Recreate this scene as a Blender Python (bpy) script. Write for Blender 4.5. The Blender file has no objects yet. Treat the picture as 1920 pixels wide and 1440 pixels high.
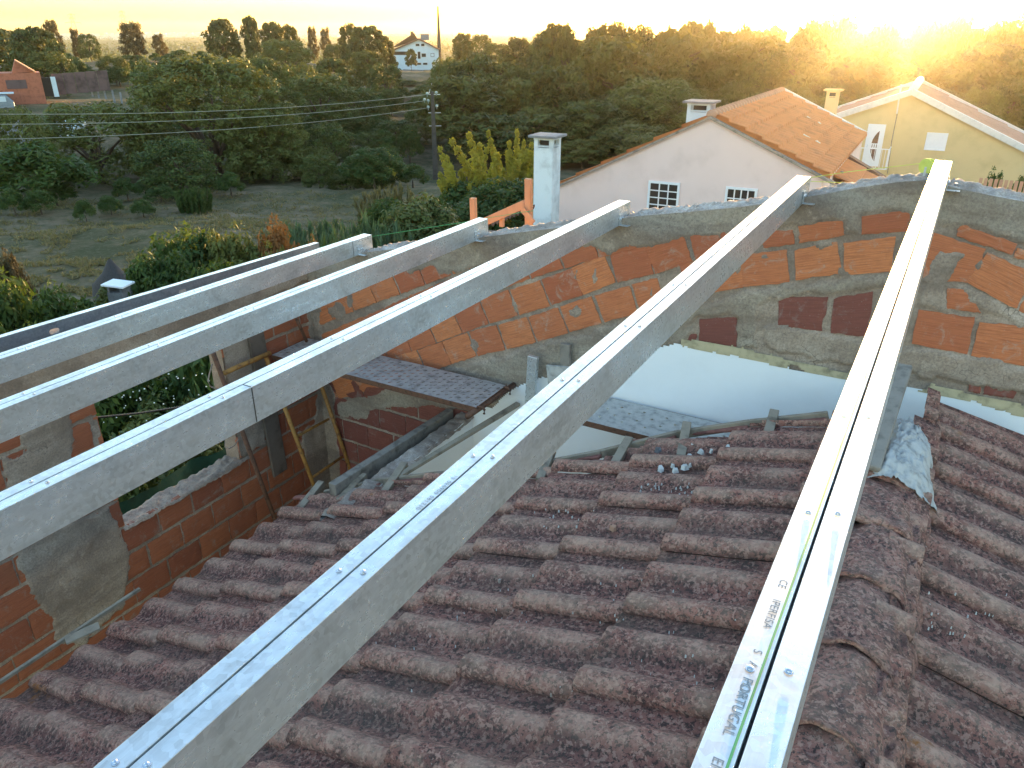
import bpy, bmesh, math, random
import numpy as np
from mathutils import Vector, Matrix
R=math.radians
S=bpy.context.scene
# ---------------------------------------------------------------- camera (at the origin of the building grid: y runs along the beams)
FPX=1443.0; PITCH=R(24.74); YAW=R(29.34)
cam=bpy.data.objects.new('camera',bpy.data.cameras.new('camera')); S.collection.objects.link(cam); S.camera=cam
cam.location=(0,0,0); cam.rotation_euler=(math.pi/2-PITCH,0,YAW)
cam.data.sensor_width=36; cam.data.lens=36*FPX/1920; cam.data.clip_start=.05; cam.data.clip_end=20000
# ---------------------------------------------------------------- sky and sun
SUN_AZ=R(-4.6)      # clockwise from +y
SUN_EL=R(2.3)
W=bpy.data.worlds.new('World'); S.world=W; W.use_nodes=True
nt=W.node_tree; bg=nt.nodes['Background']
sky=nt.nodes.new('ShaderNodeTexSky'); sky.sky_type='NISHITA'; sky.sun_disc=False
sky.sun_elevation=SUN_EL; sky.sun_rotation=SUN_AZ; sky.altitude=60; sky.air_density=1.0; sky.dust_density=.45; sky.ozone_density=1.65
nt.links.new(sky.outputs[0],bg.inputs[0]); bg.inputs[1].default_value=.15
sl=bpy.data.lights.new('sun','SUN'); sl.energy=2.4; sl.angle=R(.55); sl.color=(1,.60,.22)
so=bpy.data.objects.new('sun',sl); S.collection.objects.link(so)
sd=Vector((math.sin(SUN_AZ)*math.cos(SUN_EL),math.cos(SUN_AZ)*math.cos(SUN_EL),math.sin(SUN_EL)))
so.rotation_euler=sd.to_track_quat('Z','Y').to_euler()
S.view_settings.view_transform='Standard'; S.view_settings.look='None'; S.view_settings.gamma=1; S.view_settings.use_curve_mapping=False
S.view_settings.exposure=3.55
HAZE=.00016
# ---------------------------------------------------------------- where a photo pixel lies on a plane of the building
_a=math.pi/2-PITCH
_M=(Matrix.Rotation(YAW,3,'Z')@Matrix.Rotation(_a,3,'X'))
def ray(px,py): return _M@Vector((px-960,-(py-720),-FPX))
def atx(px,py,x): r=ray(px,py); return r*(x/r.x)
def aty(px,py,y): r=ray(px,py); return r*(y/r.y)
def atz(px,py,z): r=ray(px,py); return r*(z/r.z)
def atd(px,py,d): r=ray(px,py); return r*(d/math.hypot(r.x,r.y))
HOUSE=R(1.5)
def hray(px,py):
    r=ray(px,py); c,s=math.cos(HOUSE),math.sin(HOUSE); return Vector((c*r.x+s*r.y,-s*r.x+c*r.y,r.z))
def haty(px,py,y): r=hray(px,py); return r*(y/r.y)
HM=Matrix.Rotation(HOUSE,4,'Z')
# ---------------------------------------------------------------- noise
def _h(ix,iy,seed):
    n=(ix.astype(np.int64)*374761393+iy.astype(np.int64)*668265263+seed*974634)&0xffffffff
    n=((n^(n>>13))*1274126177)&0xffffffff
    return ((n^(n>>16))&0xffff)/65535.0
def vn(x,y,seed=0):
    x=np.asarray(x,float); y=np.asarray(y,float)
    ix=np.floor(x); iy=np.floor(y); fx=x-ix; fy=y-iy; fx=fx*fx*(3-2*fx); fy=fy*fy*(3-2*fy)
    return (_h(ix,iy,seed)*(1-fx)+_h(ix+1,iy,seed)*fx)*(1-fy)+(_h(ix,iy+1,seed)*(1-fx)+_h(ix+1,iy+1,seed)*fx)*fy
def fbm(x,y,seed=0,o=4):
    s=0;a=.5
    for i in range(o): s=s+a*vn(np.asarray(x)*2**i,np.asarray(y)*2**i,seed+i*17); a*=.5
    return s
# ---------------------------------------------------------------- objects and tags
def link(o): S.collection.objects.link(o); return o
def tag(o,label=None,cat=None,group=None,kind=None):
    if label: o['label']=label
    if cat: o['category']=cat
    if group: o['group']=group
    if kind: o['kind']=kind
    return o
def empty(name,loc=(0,0,0),rz=0):
    o=bpy.data.objects.new(name,None); o.location=loc; o.rotation_euler=(0,0,rz); o.empty_display_size=.1; return link(o)
def mesh_np(name,V,F,mat,parent=None,smooth=False,attrs=None,uv=None):
    V=np.asarray(V,dtype=np.float32); F=np.asarray(F,dtype=np.int32); k=F.shape[1]
    me=bpy.data.meshes.new(name); me.vertices.add(len(V)); me.vertices.foreach_set('co',V.ravel())
    me.loops.add(F.size); me.loops.foreach_set('vertex_index',F.ravel())
    me.polygons.add(len(F)); me.polygons.foreach_set('loop_start',np.arange(0,F.size,k,dtype=np.int32))
    me.polygons.foreach_set('loop_total',np.full(len(F),k,dtype=np.int32))
    me.polygons.foreach_set('use_smooth',np.full(len(F),smooth))
    me.update(calc_edges=True); me.validate()
    if attrs:
        for n,a in attrs.items():
            at=me.attributes.new(n,'FLOAT','POINT'); at.data.foreach_set('value',np.asarray(a,dtype=np.float32).ravel())
    if mat: me.materials.append(mat)
    o=bpy.data.objects.new(name,me); link(o)
    if parent: o.parent=parent
    return o
class MB:
    def __init__(s): s.v=[]; s.f=[]; s.uv=[]; s.rnd=[]
    def add(s,vs,fs,rnd=0.5):
        n=len(s.v); s.v+=[tuple(v) for v in vs]; s.f+=[tuple(i+n for i in f) for f in fs]; s.rnd+=[rnd]*len(vs)
    def box(s,c,d,M=None,rnd=.5):
        c=Vector(c); x,y,z=d[0]/2,d[1]/2,d[2]/2
        vs=[Vector((i*x,j*y,k*z)) for i in(-1,1) for j in(-1,1) for k in(-1,1)]
        vs=[(M@v if M else v)+c for v in vs]
        s.add(vs,[(0,1,3,2),(4,6,7,5),(0,4,5,1),(2,3,7,6),(0,2,6,4),(1,5,7,3)],rnd)
    def bar(s,a,b,w,h=None,up=(0,0,1),rnd=.5):
        a=Vector(a);b=Vector(b);h=h or w; d=(b-a); L=d.length; d.normalize(); up=Vector(up)
        sx=d.cross(up)
        if sx.length<1e-4: sx=Vector((1,0,0))
        sx.normalize(); uz=sx.cross(d)
        vs=[p+sx*(i*w/2)+uz*(k*h/2) for p in(a,b) for i in(-1,1) for k in(-1,1)]
        s.add(vs,[(0,1,3,2),(4,6,7,5),(0,4,5,1),(2,3,7,6),(0,2,6,4),(1,5,7,3)],rnd)
    def tube(s,pts,r,n=8,caps=True,rnd=.5):
        pts=[Vector(p) for p in pts]; rs=r if isinstance(r,(list,tuple)) else [r]*len(pts); ring=[]
        for i,p in enumerate(pts):
            d=(pts[min(i+1,len(pts)-1)]-pts[max(i-1,0)]).normalized()
            u=d.cross(Vector((0,0,1)));
            if u.length<1e-3: u=d.cross(Vector((0,1,0)))
            u.normalize(); w=u.cross(d)
            ring.append([p+(u*math.cos(t)+w*math.sin(t))*rs[i] for t in [2*math.pi*k/n for k in range(n)]])
        vs=[v for q in ring for v in q]; fs=[]
        for i in range(len(pts)-1):
            for k in range(n): fs.append((i*n+k,i*n+(k+1)%n,(i+1)*n+(k+1)%n,(i+1)*n+k))
        if caps: fs.append(tuple(range(n))[::-1]); fs.append(tuple((len(pts)-1)*n+k for k in range(n)))
        s.add(vs,fs,rnd)
    def prism(s,poly,off,rnd=.5):   # planar polygon (3d points) pushed by vector off
        n=len(poly); off=Vector(off); poly=[Vector(p) for p in poly]
        s.add(poly+[p+off for p in poly],[tuple(range(n)),tuple(range(2*n-1,n-1,-1))]+[(i,i+n,(i+1)%n+n,(i+1)%n) for i in range(n)],rnd)
    def quad(s,a,b,c,d,rnd=.5): s.add([a,b,c,d],[(0,1,2,3)],rnd)
    def build(s,name,mat,parent=None,smooth=False,bevel=0,auto=None):
        me=bpy.data.meshes.new(name); me.from_pydata(s.v,[],s.f)
        at=me.attributes.new('rnd','FLOAT','POINT'); at.data.foreach_set('value',s.rnd)
        bm=bmesh.new(); bm.from_mesh(me); bmesh.ops.recalc_face_normals(bm,faces=bm.faces); bm.to_mesh(me); bm.free()
        if smooth:
            for p in me.polygons: p.use_smooth=True
        if mat: me.materials.append(mat)
        o=link(bpy.data.objects.new(name,me))
        if bevel:
            m=o.modifiers.new('b','BEVEL'); m.width=bevel; m.segments=2; m.limit_method='ANGLE'
        if parent: o.parent=parent
        return o
def copy_tree(o,parent=None):
    c=o.copy(); link(c)
    if parent: c.parent=parent
    for ch in list(o.children): copy_tree(ch,c)
    return c
# ---------------------------------------------------------------- materials
def mat(name):
    m=bpy.data.materials.new(name); m.use_nodes=True; t=m.node_tree; b=t.nodes['Principled BSDF']; return m,t,b
class N:
    def __init__(s,t): s.t=t
    def new(s,k,**kw):
        n=s.t.nodes.new(k)
        for a,v in kw.items(): setattr(n,a,v)
        return n
    def l(s,a,b): s.t.links.new(a,b)
    def coord(s,kind='Object',scale=(1,1,1)):
        c=s.new('ShaderNodeTexCoord'); m=s.new('ShaderNodeMapping'); m.inputs['Scale'].default_value=scale
        s.l(c.outputs[kind],m.inputs[0]); return m.outputs[0]
    def noise(s,vec,scale,detail=4,rough=.55,dist=0):
        n=s.new('ShaderNodeTexNoise'); s.l(vec,n.inputs['Vector']); n.inputs['Scale'].default_value=scale
        n.inputs['Detail'].default_value=detail; n.inputs['Roughness'].default_value=rough; n.inputs['Distortion'].default_value=dist
        return n.outputs[0]
    def ramp(s,fac,stops):
        r=s.new('ShaderNodeValToRGB'); s.l(fac,r.inputs[0]); e=r.color_ramp.elements
        while len(e)<len(stops): e.new(.5)
        for i,(p,c) in enumerate(stops): e[i].position=p; e[i].color=(*c,1) if len(c)==3 else c
        return r.outputs[0]
    def mix(s,fac,a,b,blend='MIX'):
        m=s.new('ShaderNodeMix'); m.data_type='RGBA'; m.blend_type=blend
        if isinstance(fac,(int,float)): m.inputs[0].default_value=fac
        else: s.l(fac,m.inputs[0])
        for i,x in ((6,a),(7,b)):
            if isinstance(x,tuple): m.inputs[i].default_value=(*x,1)
            else: s.l(x,m.inputs[i])
        return m.outputs[2]
    def math(s,op,a,b=None,c=None,clamp=False):
        m=s.new('ShaderNodeMath'); m.operation=op; m.use_clamp=clamp
        for i,x in enumerate((a,b,c)):
            if x is None: continue
            if isinstance(x,(int,float)): m.inputs[i].default_value=x
            else: s.l(x,m.inputs[i])
        return m.outputs[0]
    def attr(s,name): a=s.new('ShaderNodeAttribute'); a.attribute_name=name; return a.outputs['Fac']
    def bump(s,h,strength=.5,dist=.01,prev=None):
        b=s.new('ShaderNodeBump'); s.l(h,b.inputs['Height']); b.inputs['Strength'].default_value=strength; b.inputs['Distance'].default_value=dist
        if prev: s.l(prev,b.inputs['Normal'])
        return b.outputs[0]
def simple(name,c,rough=.8,var=.25,scale=8,metal=0,bump=.3,bd=.005,kind='Object',c2=None,detail=6,stretch=(1,1,1)):
    m,t,b=mat(name); n=N(t); v=n.coord(kind,stretch)
    a=n.noise(v,scale,detail,.6); c2=c2 or tuple(x*(1-2*var) if var<.5 else x*.1 for x in c)
    hi=tuple(min(1,x*(1+var*.6)) for x in c)
    col=n.ramp(a,[(.28,c2),(.5,c),(.75,hi)])
    n.l(col,b.inputs['Base Color']); b.inputs['Roughness'].default_value=rough; b.inputs['Metallic'].default_value=metal
    if bump:
        n.l(n.bump(n.noise(v,scale*5,6,.65),bump,bd),b.inputs['Normal'])
    return m
def m_brick(name,c1,c2,dust,groove=120):
    m,t,b=mat(name); n=N(t); v=n.coord('Object'); r=n.attr('rnd'); g=n.attr('lv')
    col=n.mix(r,c1,c2)
    a=n.noise(v,22,5,.7); col=n.mix(n.ramp(a,[(.45,(0,0,0)),(.8,(.55,.55,.55))]),col,tuple(x*.6 for x in c1))
    # scratchy stripes along the course and cement dust
    w=n.new('ShaderNodeTexNoise'); w.noise_dimensions='2D'
    cx=n.new('ShaderNodeCombineXYZ'); n.l(n.math('MULTIPLY',n.attr('lu'),6),cx.inputs[0]); n.l(n.math('MULTIPLY',g,170),cx.inputs[1])
    n.l(cx.outputs[0],w.inputs['Vector']); w.inputs['Scale'].default_value=1; w.inputs['Detail'].default_value=3
    col=n.mix(n.ramp(w.outputs[0],[(.3,(.6,.6,.6)),(.6,(0,0,0))]),col,tuple(x*.72 for x in c2))
    d=n.noise(v,9,6,.75,.6)
    col=n.mix(n.ramp(d,[(.56,(0,0,0)),(.72,(.75,.75,.75))]),col,dust)
    sp=n.noise(v,60,4,.8); col=n.mix(n.ramp(sp,[(.62,(0,0,0)),(.72,(.5,.5,.5))]),col,(.42,.36,.30))
    n.l(col,b.inputs['Base Color']); b.inputs['Roughness'].default_value=.85
    s=n.math('SINE',n.math('MULTIPLY',g,420)); s=n.math('ADD',n.math('MULTIPLY',s,.35),w.outputs[0])
    n.l(n.bump(n.noise(v,90,4,.7),.5,.002,n.bump(s,.35,.0018)),b.inputs['Normal']); return m
def m_mortar(name,dark,mid,light,sc=3.0,rough=.92,tint=None):
    m,t,b=mat(name); n=N(t); v=n.coord('Object')
    a=n.noise(v,sc,7,.62,.4); col=n.ramp(a,[(.3,dark),(.5,mid),(.72,light)])
    if tint: col=n.mix(n.ramp(n.attr('tint'),[(0,(0,0,0)),(1,(1,1,1))]),col,tint)
    st=n.noise(n.coord('Object',(1,1,3.2)),1.1,5,.6,.9); col=n.mix(n.ramp(st,[(.42,(.75,.75,.75)),(.58,(0,0,0))]),col,tuple(x*.95 for x in dark))
    s2=n.noise(v,11,6,.8,.5); col=n.mix(n.ramp(s2,[(.55,(0,0,0)),(.70,(.7,.7,.7))]),col,light)
    cr=n.new('ShaderNodeTexVoronoi'); cr.feature='DISTANCE_TO_EDGE'; wv=n.new('ShaderNodeVectorMath'); wv.operation='ADD'; nn=n.new('ShaderNodeTexNoise'); n.l(v,nn.inputs['Vector']); nn.inputs['Scale'].default_value=5; n.l(v,wv.inputs[0]); n.l(nn.outputs[1],wv.inputs[1]); n.l(wv.outputs[0],cr.inputs['Vector']); cr.inputs['Scale'].default_value=2.3
    ck=n.math('MULTIPLY',n.ramp(cr.outputs[0],[(.0,(1,1,1)),(.012,(0,0,0))]),n.ramp(n.noise(v,3,3,.6),[(.5,(0,0,0)),(.6,(.8,.8,.8))])); col=n.mix(ck,col,tuple(x*.35 for x in dark))
    f=n.noise(v,70,5,.75); col=n.mix(n.ramp(f,[(.35,(.6,.6,.6)),(.6,(0,0,0))]),col,tuple(x*.6 for x in dark))
    n.l(col,b.inputs['Base Color']); b.inputs['Roughness'].default_value=rough
    n.l(n.bump(n.noise(v,140,5,.75),.55,.003,n.bump(n.noise(v,16,6,.7,1),.6,.008)),b.inputs['Normal']); return m
def m_tile(name):
    m,t,b=mat(name); n=N(t); v=n.coord('Object'); r=n.attr('rnd'); up=n.attr('crest')
    a=n.noise(v,7,7,.72,.5); base=n.ramp(a,[(.34,(.09,.040,.034)),(.46,(.25,.095,.072)),(.57,(.40,.155,.115)),(.70,(.52,.27,.20))])
    base=n.mix(n.math('MULTIPLY',r,.35),base,(.15,.09,.082))
    g=n.noise(v,62,3,.7,.2); base=n.mix(n.ramp(g,[(.43,(.95,.95,.95)),(.50,(0,0,0))]),base,(.060,.034,.030))
    g2=n.noise(v,48,3,.7,.3); base=n.mix(n.ramp(g2,[(.52,(0,0,0)),(.60,(.8,.8,.8))]),base,(.52,.29,.22))
    # pale lichen crust on the crests, mossy dark in the pans
    lc=n.math('MULTIPLY',n.math('POWER',up,2.2),n.ramp(n.noise(v,5,6,.75),[(.38,(0,0,0)),(.62,(1,1,1))]))
    base=n.mix(n.math('MULTIPLY',lc,.6),base,(.56,.38,.28))
    pan=n.math('MULTIPLY',n.math('SUBTRACT',1,up,clamp=True),n.ramp(n.noise(v,2.2,5,.6),[(.4,(0,0,0)),(.65,(1,1,1))]))
    base=n.mix(n.math('MULTIPLY',pan,.55),base,(.105,.082,.062))
    o=n.noise(v,2.6,6,.7); of=n.math('MULTIPLY',n.ramp(o,[(.66,(0,0,0)),(.72,(1,1,1))]),n.ramp(n.noise(v,40,3,.6),[(.4,(0,0,0)),(.55,(1,1,1))]))
    base=n.mix(of,base,(.33,.12,.03))
    w=n.noise(v,210,2,.5); base=n.mix(n.ramp(w,[(.715,(0,0,0)),(.74,(.8,.8,.8))]),base,(.5,.48,.46))
    n.l(base,b.inputs['Base Color']); b.inputs['Roughness'].default_value=.9
    n.l(n.bump(n.noise(v,130,5,.85),1,.006,n.bump(n.noise(v,34,6,.75),.9,.009)),b.inputs['Normal']); return m
def m_galv(name,base=(.62,.65,.67),rough=.38,metal=.9):
    m,t,b=mat(name); n=N(t); v=n.coord('Object')
    vo=n.new('ShaderNodeTexVoronoi'); n.l(v,vo.inputs['Vector']); vo.inputs['Scale'].default_value=75; vo.feature='F1'
    sp=n.new('ShaderNodeSeparateColor'); n.l(vo.outputs['Color'],sp.inputs[0])
    vs=n.coord('Object',(9,.8,9)); st=n.noise(vs,4,6,.7)
    cl=n.noise(v,5,6,.65,.8)
    f=n.math('ADD',n.math('MULTIPLY',sp.outputs[0],.12),n.math('ADD',n.math('MULTIPLY',st,.4),n.math('MULTIPLY',cl,.5)))
    col=n.ramp(f,[(.35,tuple(x*.58 for x in base)),(.6,base),(.85,tuple(min(1,x*1.25) for x in base))])
    n.l(col,b.inputs['Base Color']); b.inputs['Metallic'].default_value=metal
    n.l(n.ramp(f,[(.3,(rough+.16,)*3),(.8,(rough-.08,)*3)]),b.inputs['Roughness'])
    sc=n.noise(n.coord('Object',(60,1.5,60)),3,3,.9); n.l(n.bump(cl,.09,.004,n.bump(sc,.10,.0008)),b.inputs['Normal']); return m
def m_leaf(name,c,c2,trans=.35,c3=None):
    m,t,b=mat(name); n=N(t); b.inputs['Roughness'].default_value=.6; b.inputs['Specular IOR Level'].default_value=.25
    oi=n.new('ShaderNodeObjectInfo'); r=n.attr('rnd')
    col=n.mix(r,c,c2); col=n.mix(n.math('MULTIPLY',oi.outputs['Random'],.65),col,c3 or tuple(x*.75 for x in c2))
    n.l(col,b.inputs['Base Color'])
    tr=n.new('ShaderNodeBsdfTranslucent'); n.l(n.mix(1,col,(1.6,1.3,.5),'MULTIPLY'),tr.inputs[0])
    mx=n.new('ShaderNodeMixShader'); mx.inputs[0].default_value=trans; n.l(b.outputs[0],mx.inputs[1]); n.l(tr.outputs[0],mx.inputs[2])
    n.l(mx.outputs[0],t.nodes['Material Output'].inputs[0]); return m
M={}
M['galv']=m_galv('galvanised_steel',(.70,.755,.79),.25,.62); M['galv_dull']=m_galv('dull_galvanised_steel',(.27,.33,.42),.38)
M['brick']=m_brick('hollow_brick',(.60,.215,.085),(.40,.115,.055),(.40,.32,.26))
M['brick_left']=m_brick('shaded_hollow_brick',(.40,.13,.055),(.27,.08,.042),(.27,.22,.18))  # gable brick in darker tones: the left wall's shade is put into the colour
M['brick_dull']=m_brick('dirty_brick',(.25,.08,.055),(.19,.062,.048),(.24,.19,.17))
M['mortar']=m_mortar('wall_mortar',(.22,.165,.13),(.39,.305,.24),(.53,.44,.36),tint=(.37,.32,.255))
M['concrete']=m_mortar('beam_concrete',(.23,.165,.125),(.37,.275,.21),(.48,.38,.30),2.2)
M['cap']=m_mortar('coping_mortar',(.28,.22,.18),(.50,.42,.36),(.74,.67,.60),9)
M['render_grey']=m_mortar('grey_render',(.14,.14,.145),(.22,.22,.225),(.32,.32,.32),4)
M['tile']=m_tile('weathered_tile')
M['chips']=simple('pale_mortar_chips',(.58,.57,.54),.9,.1,12)
M['tile_edge']=simple('fresh_tile_edge',(.24,.095,.075),.8,.25,30)
M['white']=simple('white_limewash',(.82,.84,.86),.75,.04,2.2,c2=(.77,.79,.81),bump=.3,bd=.004,detail=9)
M['yellow_strip']=simple('old_yellow_plaster',(.46,.39,.25),.85,.25,14)
M['wood']=simple('weathered_wood',(.30,.25,.19),.85,.3,9,stretch=(1,1,1),c2=(.12,.095,.07),bump=.5)
M['wood_grey']=simple('grey_wood',(.24,.21,.18),.88,.3,12,c2=(.09,.075,.06),bump=.5)
M['wood_dark']=simple('dark_formwork_wood',(.13,.10,.08),.88,.3,8,bump=.5)
M['rust']=simple('rusty_paint',(.33,.16,.035),.6,.3,25,c2=(.10,.04,.02),bump=.3)
M['rust_dark']=simple('rusty_iron',(.13,.06,.035),.75,.35,30,bump=.5)
M['plank_steel']=simple('dusty_galvanised_plank',(.42,.40,.39),.6,.3,14,metal=.35,bump=.3)
M['cement_dust']=simple('cement_crust',(.46,.45,.43),.9,.25,18,bump=.8,bd=.006)
M['pink']=simple('pale_pink_render',(.80,.60,.55),.9,.06,1.2,c2=(.72,.53,.48),bump=.15)
M['cream']=simple('yellow_render',(.64,.48,.25),.9,.06,1.0,c2=(.55,.41,.21),bump=.1)
M['trim']=simple('white_trim',(.66,.62,.58),.8,.08,5)
M['white_house']=simple('white_render',(.60,.68,.72),.9,.05,.8,bump=0)
M['pvc']=simple('white_pvc',(.78,.78,.80),.35,.02,5,bump=0)
M['glass']=simple('dark_glass',(.035,.028,.025),.45,.1,5,bump=0); M['glass'].node_tree.nodes['Principled BSDF'].inputs['Specular IOR Level'].default_value=.15
M['terracotta']=simple('terracotta_roof',(.70,.27,.10),.75,.12,2,c2=(.52,.20,.08),bump=.4)
M['terra_pale']=simple('pale_terracotta',(.50,.27,.17),.8,.15,4,bump=.3)
M['roof_dark']=simple('brown_roof',(.17,.085,.055),.85,.2,4)
M['asphalt']=simple('stone_grey',(.22,.22,.23),.9,.2,4)
M['orange_wood']=simple('orange_timber',(.42,.21,.12),.75,.2,10,c2=(.35,.15,.07),bump=.3,stretch=(1,1,.2))
M['bark']=simple('bark',(.09,.06,.04),.95,.3,12,bump=.6,bd=.02)
M['green_paint']=simple('green_cord',(.03,.30,.10),.5,.1,10,bump=0)
M['ink']=simple('printed_ink',(.25,.27,.29),1,.1,10,bump=0); M['ink'].node_tree.nodes['Principled BSDF'].inputs['Specular IOR Level'].default_value=0
M['screw']=simple('zinc_screw',(.55,.60,.68),.25,.1,20,metal=1,bump=0)
M['black']=simple('black_cable',(.02,.02,.02),.6,.2,10,bump=0)
M['tarp']=simple('green_mesh_cloth',(.012,.07,.042),.7,.25,8,bump=.4,bd=.02)
M['net']=simple('dark_net',(.05,.045,.045),.9,.25,25,bump=.3)
M['wire']=simple('old_wire',(.30,.30,.24),.6,.1,10,bump=0)
M['corr_brick']=simple('hut_brick',(.42,.14,.08),.9,.2,3,bump=.2)
M['panel_brown']=simple('rusty_panel',(.13,.08,.075),.85,.3,1.2,bump=.2)
M['pole']=simple('pole_concrete',(.07,.06,.05),.9,.25,3,bump=.2)
M['insul']=simple('glass_insulator',(.35,.42,.38),.2,.1,5,bump=0)
M['pine']=m_leaf('pine_foliage',(.024,.034,.010),(.10,.12,.030),.22,(.15,.14,.035))
M['oak']=m_leaf('oak_foliage',(.024,.040,.012),(.095,.135,.036),.22,(.15,.16,.045))
M['euca']=m_leaf('eucalyptus_foliage',(.060,.050,.026),(.10,.082,.040),.3)
M['bushg']=m_leaf('bush_foliage',(.035,.065,.016),(.075,.125,.032),.35)
M['bushblue']=m_leaf('reed_foliage',(.06,.11,.06),(.11,.17,.09),.3)
M['plume']=m_leaf('yellow_bamboo_foliage',(.26,.25,.045),(.50,.42,.07),.5,(.30,.32,.06))
M['redleaf']=m_leaf('bronze_foliage',(.17,.075,.025),(.30,.15,.055),.3)
M['glossy']=m_leaf('loquat_foliage',(.035,.075,.025),(.08,.14,.045),.25)
M['drygrass']=m_leaf('dry_grass',(.24,.19,.11),(.14,.14,.06),.3)
M['flower']=simple('white_petals',(.7,.7,.65),.7,.05,5,bump=0)
# ---------------------------------------------------------------- terrain
CP=[(150,450,-9.2),(50,520,-8.6),(300,400,-9.9),(500,380,-10.5),(812,335,-13.5),(870,240,-13),(300,350,-11.5),(60,195,-7.8),(60,245,-9.2),(200,135,-7.6),(250,110,-6.6),(420,112,-7),
    (790,130,-10.5),(900,120,-10.5),(700,340,-12.2),(620,400,-10.6),(600,105,-7.5)]
CP=[atz(*c) for c in CP]+[Vector(p) for p in [(-7,3,-7.2),(-7,12,-7.4),(-14,6,-7.8),(0,-20,-7),(10,0,-7),(-20,-10,-7.6),(-4,16,-7.6),(0,30,-8),(10,50,-8.5),(-20,60,-11.5),(0,80,-11.5),(-40,110,-12.5),
    (20,110,-12),(60,80,-11),(0,150,-12),(-60,170,-12),(40,200,-13),(-12,24,-8.6),(-90,-40,-8),(80,0,-8)]]
CPA=np.array([tuple(c) for c in CP])
def gz(x,y):
    x=np.asarray(x,float); y=np.asarray(y,float); sh=x.shape; x=x.ravel(); y=y.ravel()
    d2=(x[:,None]-CPA[None,:,0])**2+(y[:,None]-CPA[None,:,1])**2+4
    w=d2**-1.6; z=(w*CPA[None,:,2]).sum(1)/w.sum(1)
    r=np.hypot(x,y); far=np.interp(r,[200,300,420,900,2000,4000,7500],[-9,-13,-24,-33,-36,-39,-40])
    f=np.clip((r-215)/70,0,1); f=f*f*(3-2*f); z=z*(1-f)+far*f
    z=z+(fbm(x*.12,y*.12,5)-.5)*np.clip(r/40,0,1)*1.0+np.where(r>900,(fbm(x*.0016,y*.0016,9)-.5)*np.clip((r-900)/2500,0,1)*34,0)
    return z.reshape(sh)
def g1(x,y): return float(gz([x],[y])[0])
na=300; rs=np.concatenate([[0.5],np.geomspace(3,7500,170)]); th=np.linspace(0,2*math.pi,na,endpoint=False)
RR,TT=np.meshgrid(rs,th,indexing='ij'); X=RR*np.cos(TT); Y=RR*np.sin(TT); Z=gz(X,Y)
V=np.stack([X,Y,Z],-1).reshape(-1,3); i,j=np.meshgrid(np.arange(len(rs)-1),np.arange(na),indexing='ij')
F=np.stack([i*na+j,(i+1)*na+j,(i+1)*na+(j+1)%na,i*na+(j+1)%na],-1).reshape(-1,4)
m,t,b=mat('ground_soil_and_grass'); n=N(t); v=n.coord('Object')
a=n.noise(v,.16,6,.65,.5); col=n.ramp(a,[(.34,(.055,.058,.025)),(.46,(.12,.10,.055)),(.56,(.18,.135,.085)),(.66,(.22,.18,.125)),(.75,(.13,.11,.075))])
a2=n.noise(v,.9,6,.7); col=n.mix(n.ramp(a2,[(.42,(0,0,0)),(.62,(.8,.8,.8))]),col,(.055,.062,.026))
a3=n.noise(v,4,6,.8); col=n.mix(n.ramp(a3,[(.5,(0,0,0)),(.72,(.6,.6,.6))]),col,(.22,.19,.14))
geo=n.new('ShaderNodeNewGeometry'); ln=n.new('ShaderNodeVectorMath'); ln.operation='LENGTH'; n.l(geo.outputs['Position'],ln.inputs[0])
dist=n.math('DIVIDE',ln.outputs['Value'],1000)
farc=n.ramp(n.noise(v,.012,6,.7),[(.35,(.035,.045,.020)),(.55,(.06,.065,.03)),(.7,(.13,.12,.06))])
col=n.mix(n.ramp(dist,[(.24,(0,0,0)),(.34,(1,1,1))]),col,farc)
n.l(col,b.inputs['Base Color']); b.inputs['Roughness'].default_value=.95; b.inputs['Specular IOR Level'].default_value=.1
n.l(n.bump(a3,.8,.12),b.inputs['Normal'])
tag(mesh_np('ground',V,F,m,smooth=True),kind='structure')
# ---------------------------------------------------------------- foliage meshes (unit size: 1 wide, 1 high)
def leaves(cl,per,size,seed,asp=1.7,shell=.55,droop=0):
    rg=np.random.default_rng(seed); cl=np.asarray(cl,float); k=len(cl); n=k*per
    c=np.repeat(cl[:,:3],per,0); rad=np.repeat(cl[:,3:6],per,0)
    d=rg.normal(size=(n,3)); d/=np.linalg.norm(d,axis=1)[:,None]
    rr=shell+(1.05-shell)*rg.random((n,1))**.7; p=c+d*rad*rr
    nrm=d+rg.normal(size=(n,3))*.55; nrm[:,2]+=.25; nrm/=np.linalg.norm(nrm,axis=1)[:,None]
    u=np.cross(nrm,rg.normal(size=(n,3))); u/=np.linalg.norm(u,axis=1)[:,None]; w=np.cross(nrm,u)
    if droop: u[:,2]-=droop; u/=np.linalg.norm(u,axis=1)[:,None]
    s=(size*(.6+.8*rg.random(n)))[:,None]
    V=np.stack([p-u*s*asp*.5,p+w*s*.38-u*s*.05,p+u*s*asp*.5,p-w*s*.38+u*s*.05],1).reshape(-1,3)
    F=np.arange(n*4).reshape(-1,4)
    rn=np.repeat(np.clip(np.repeat(rg.random(k),per)*.6+rg.random(n)*.4,0,1),4)
    return V,F,rn
def lmesh(name,cl,per,size,seed,asp=1.7,shell=.55,droop=0):
    V,F,rn=leaves(cl,per,size,seed,asp,shell,droop)
    o=mesh_np(name,V,F,None,attrs={'rnd':rn}); me=o.data; bpy.data.objects.remove(o); return me
def limb_mesh(segs):
    b=MB()
    for pts,r in segs: b.tube(pts,r,6,False)
    o=b.build('limbs',M['bark'],smooth=True); me=o.data; bpy.data.objects.remove(o); return me
PROTO={}
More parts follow.
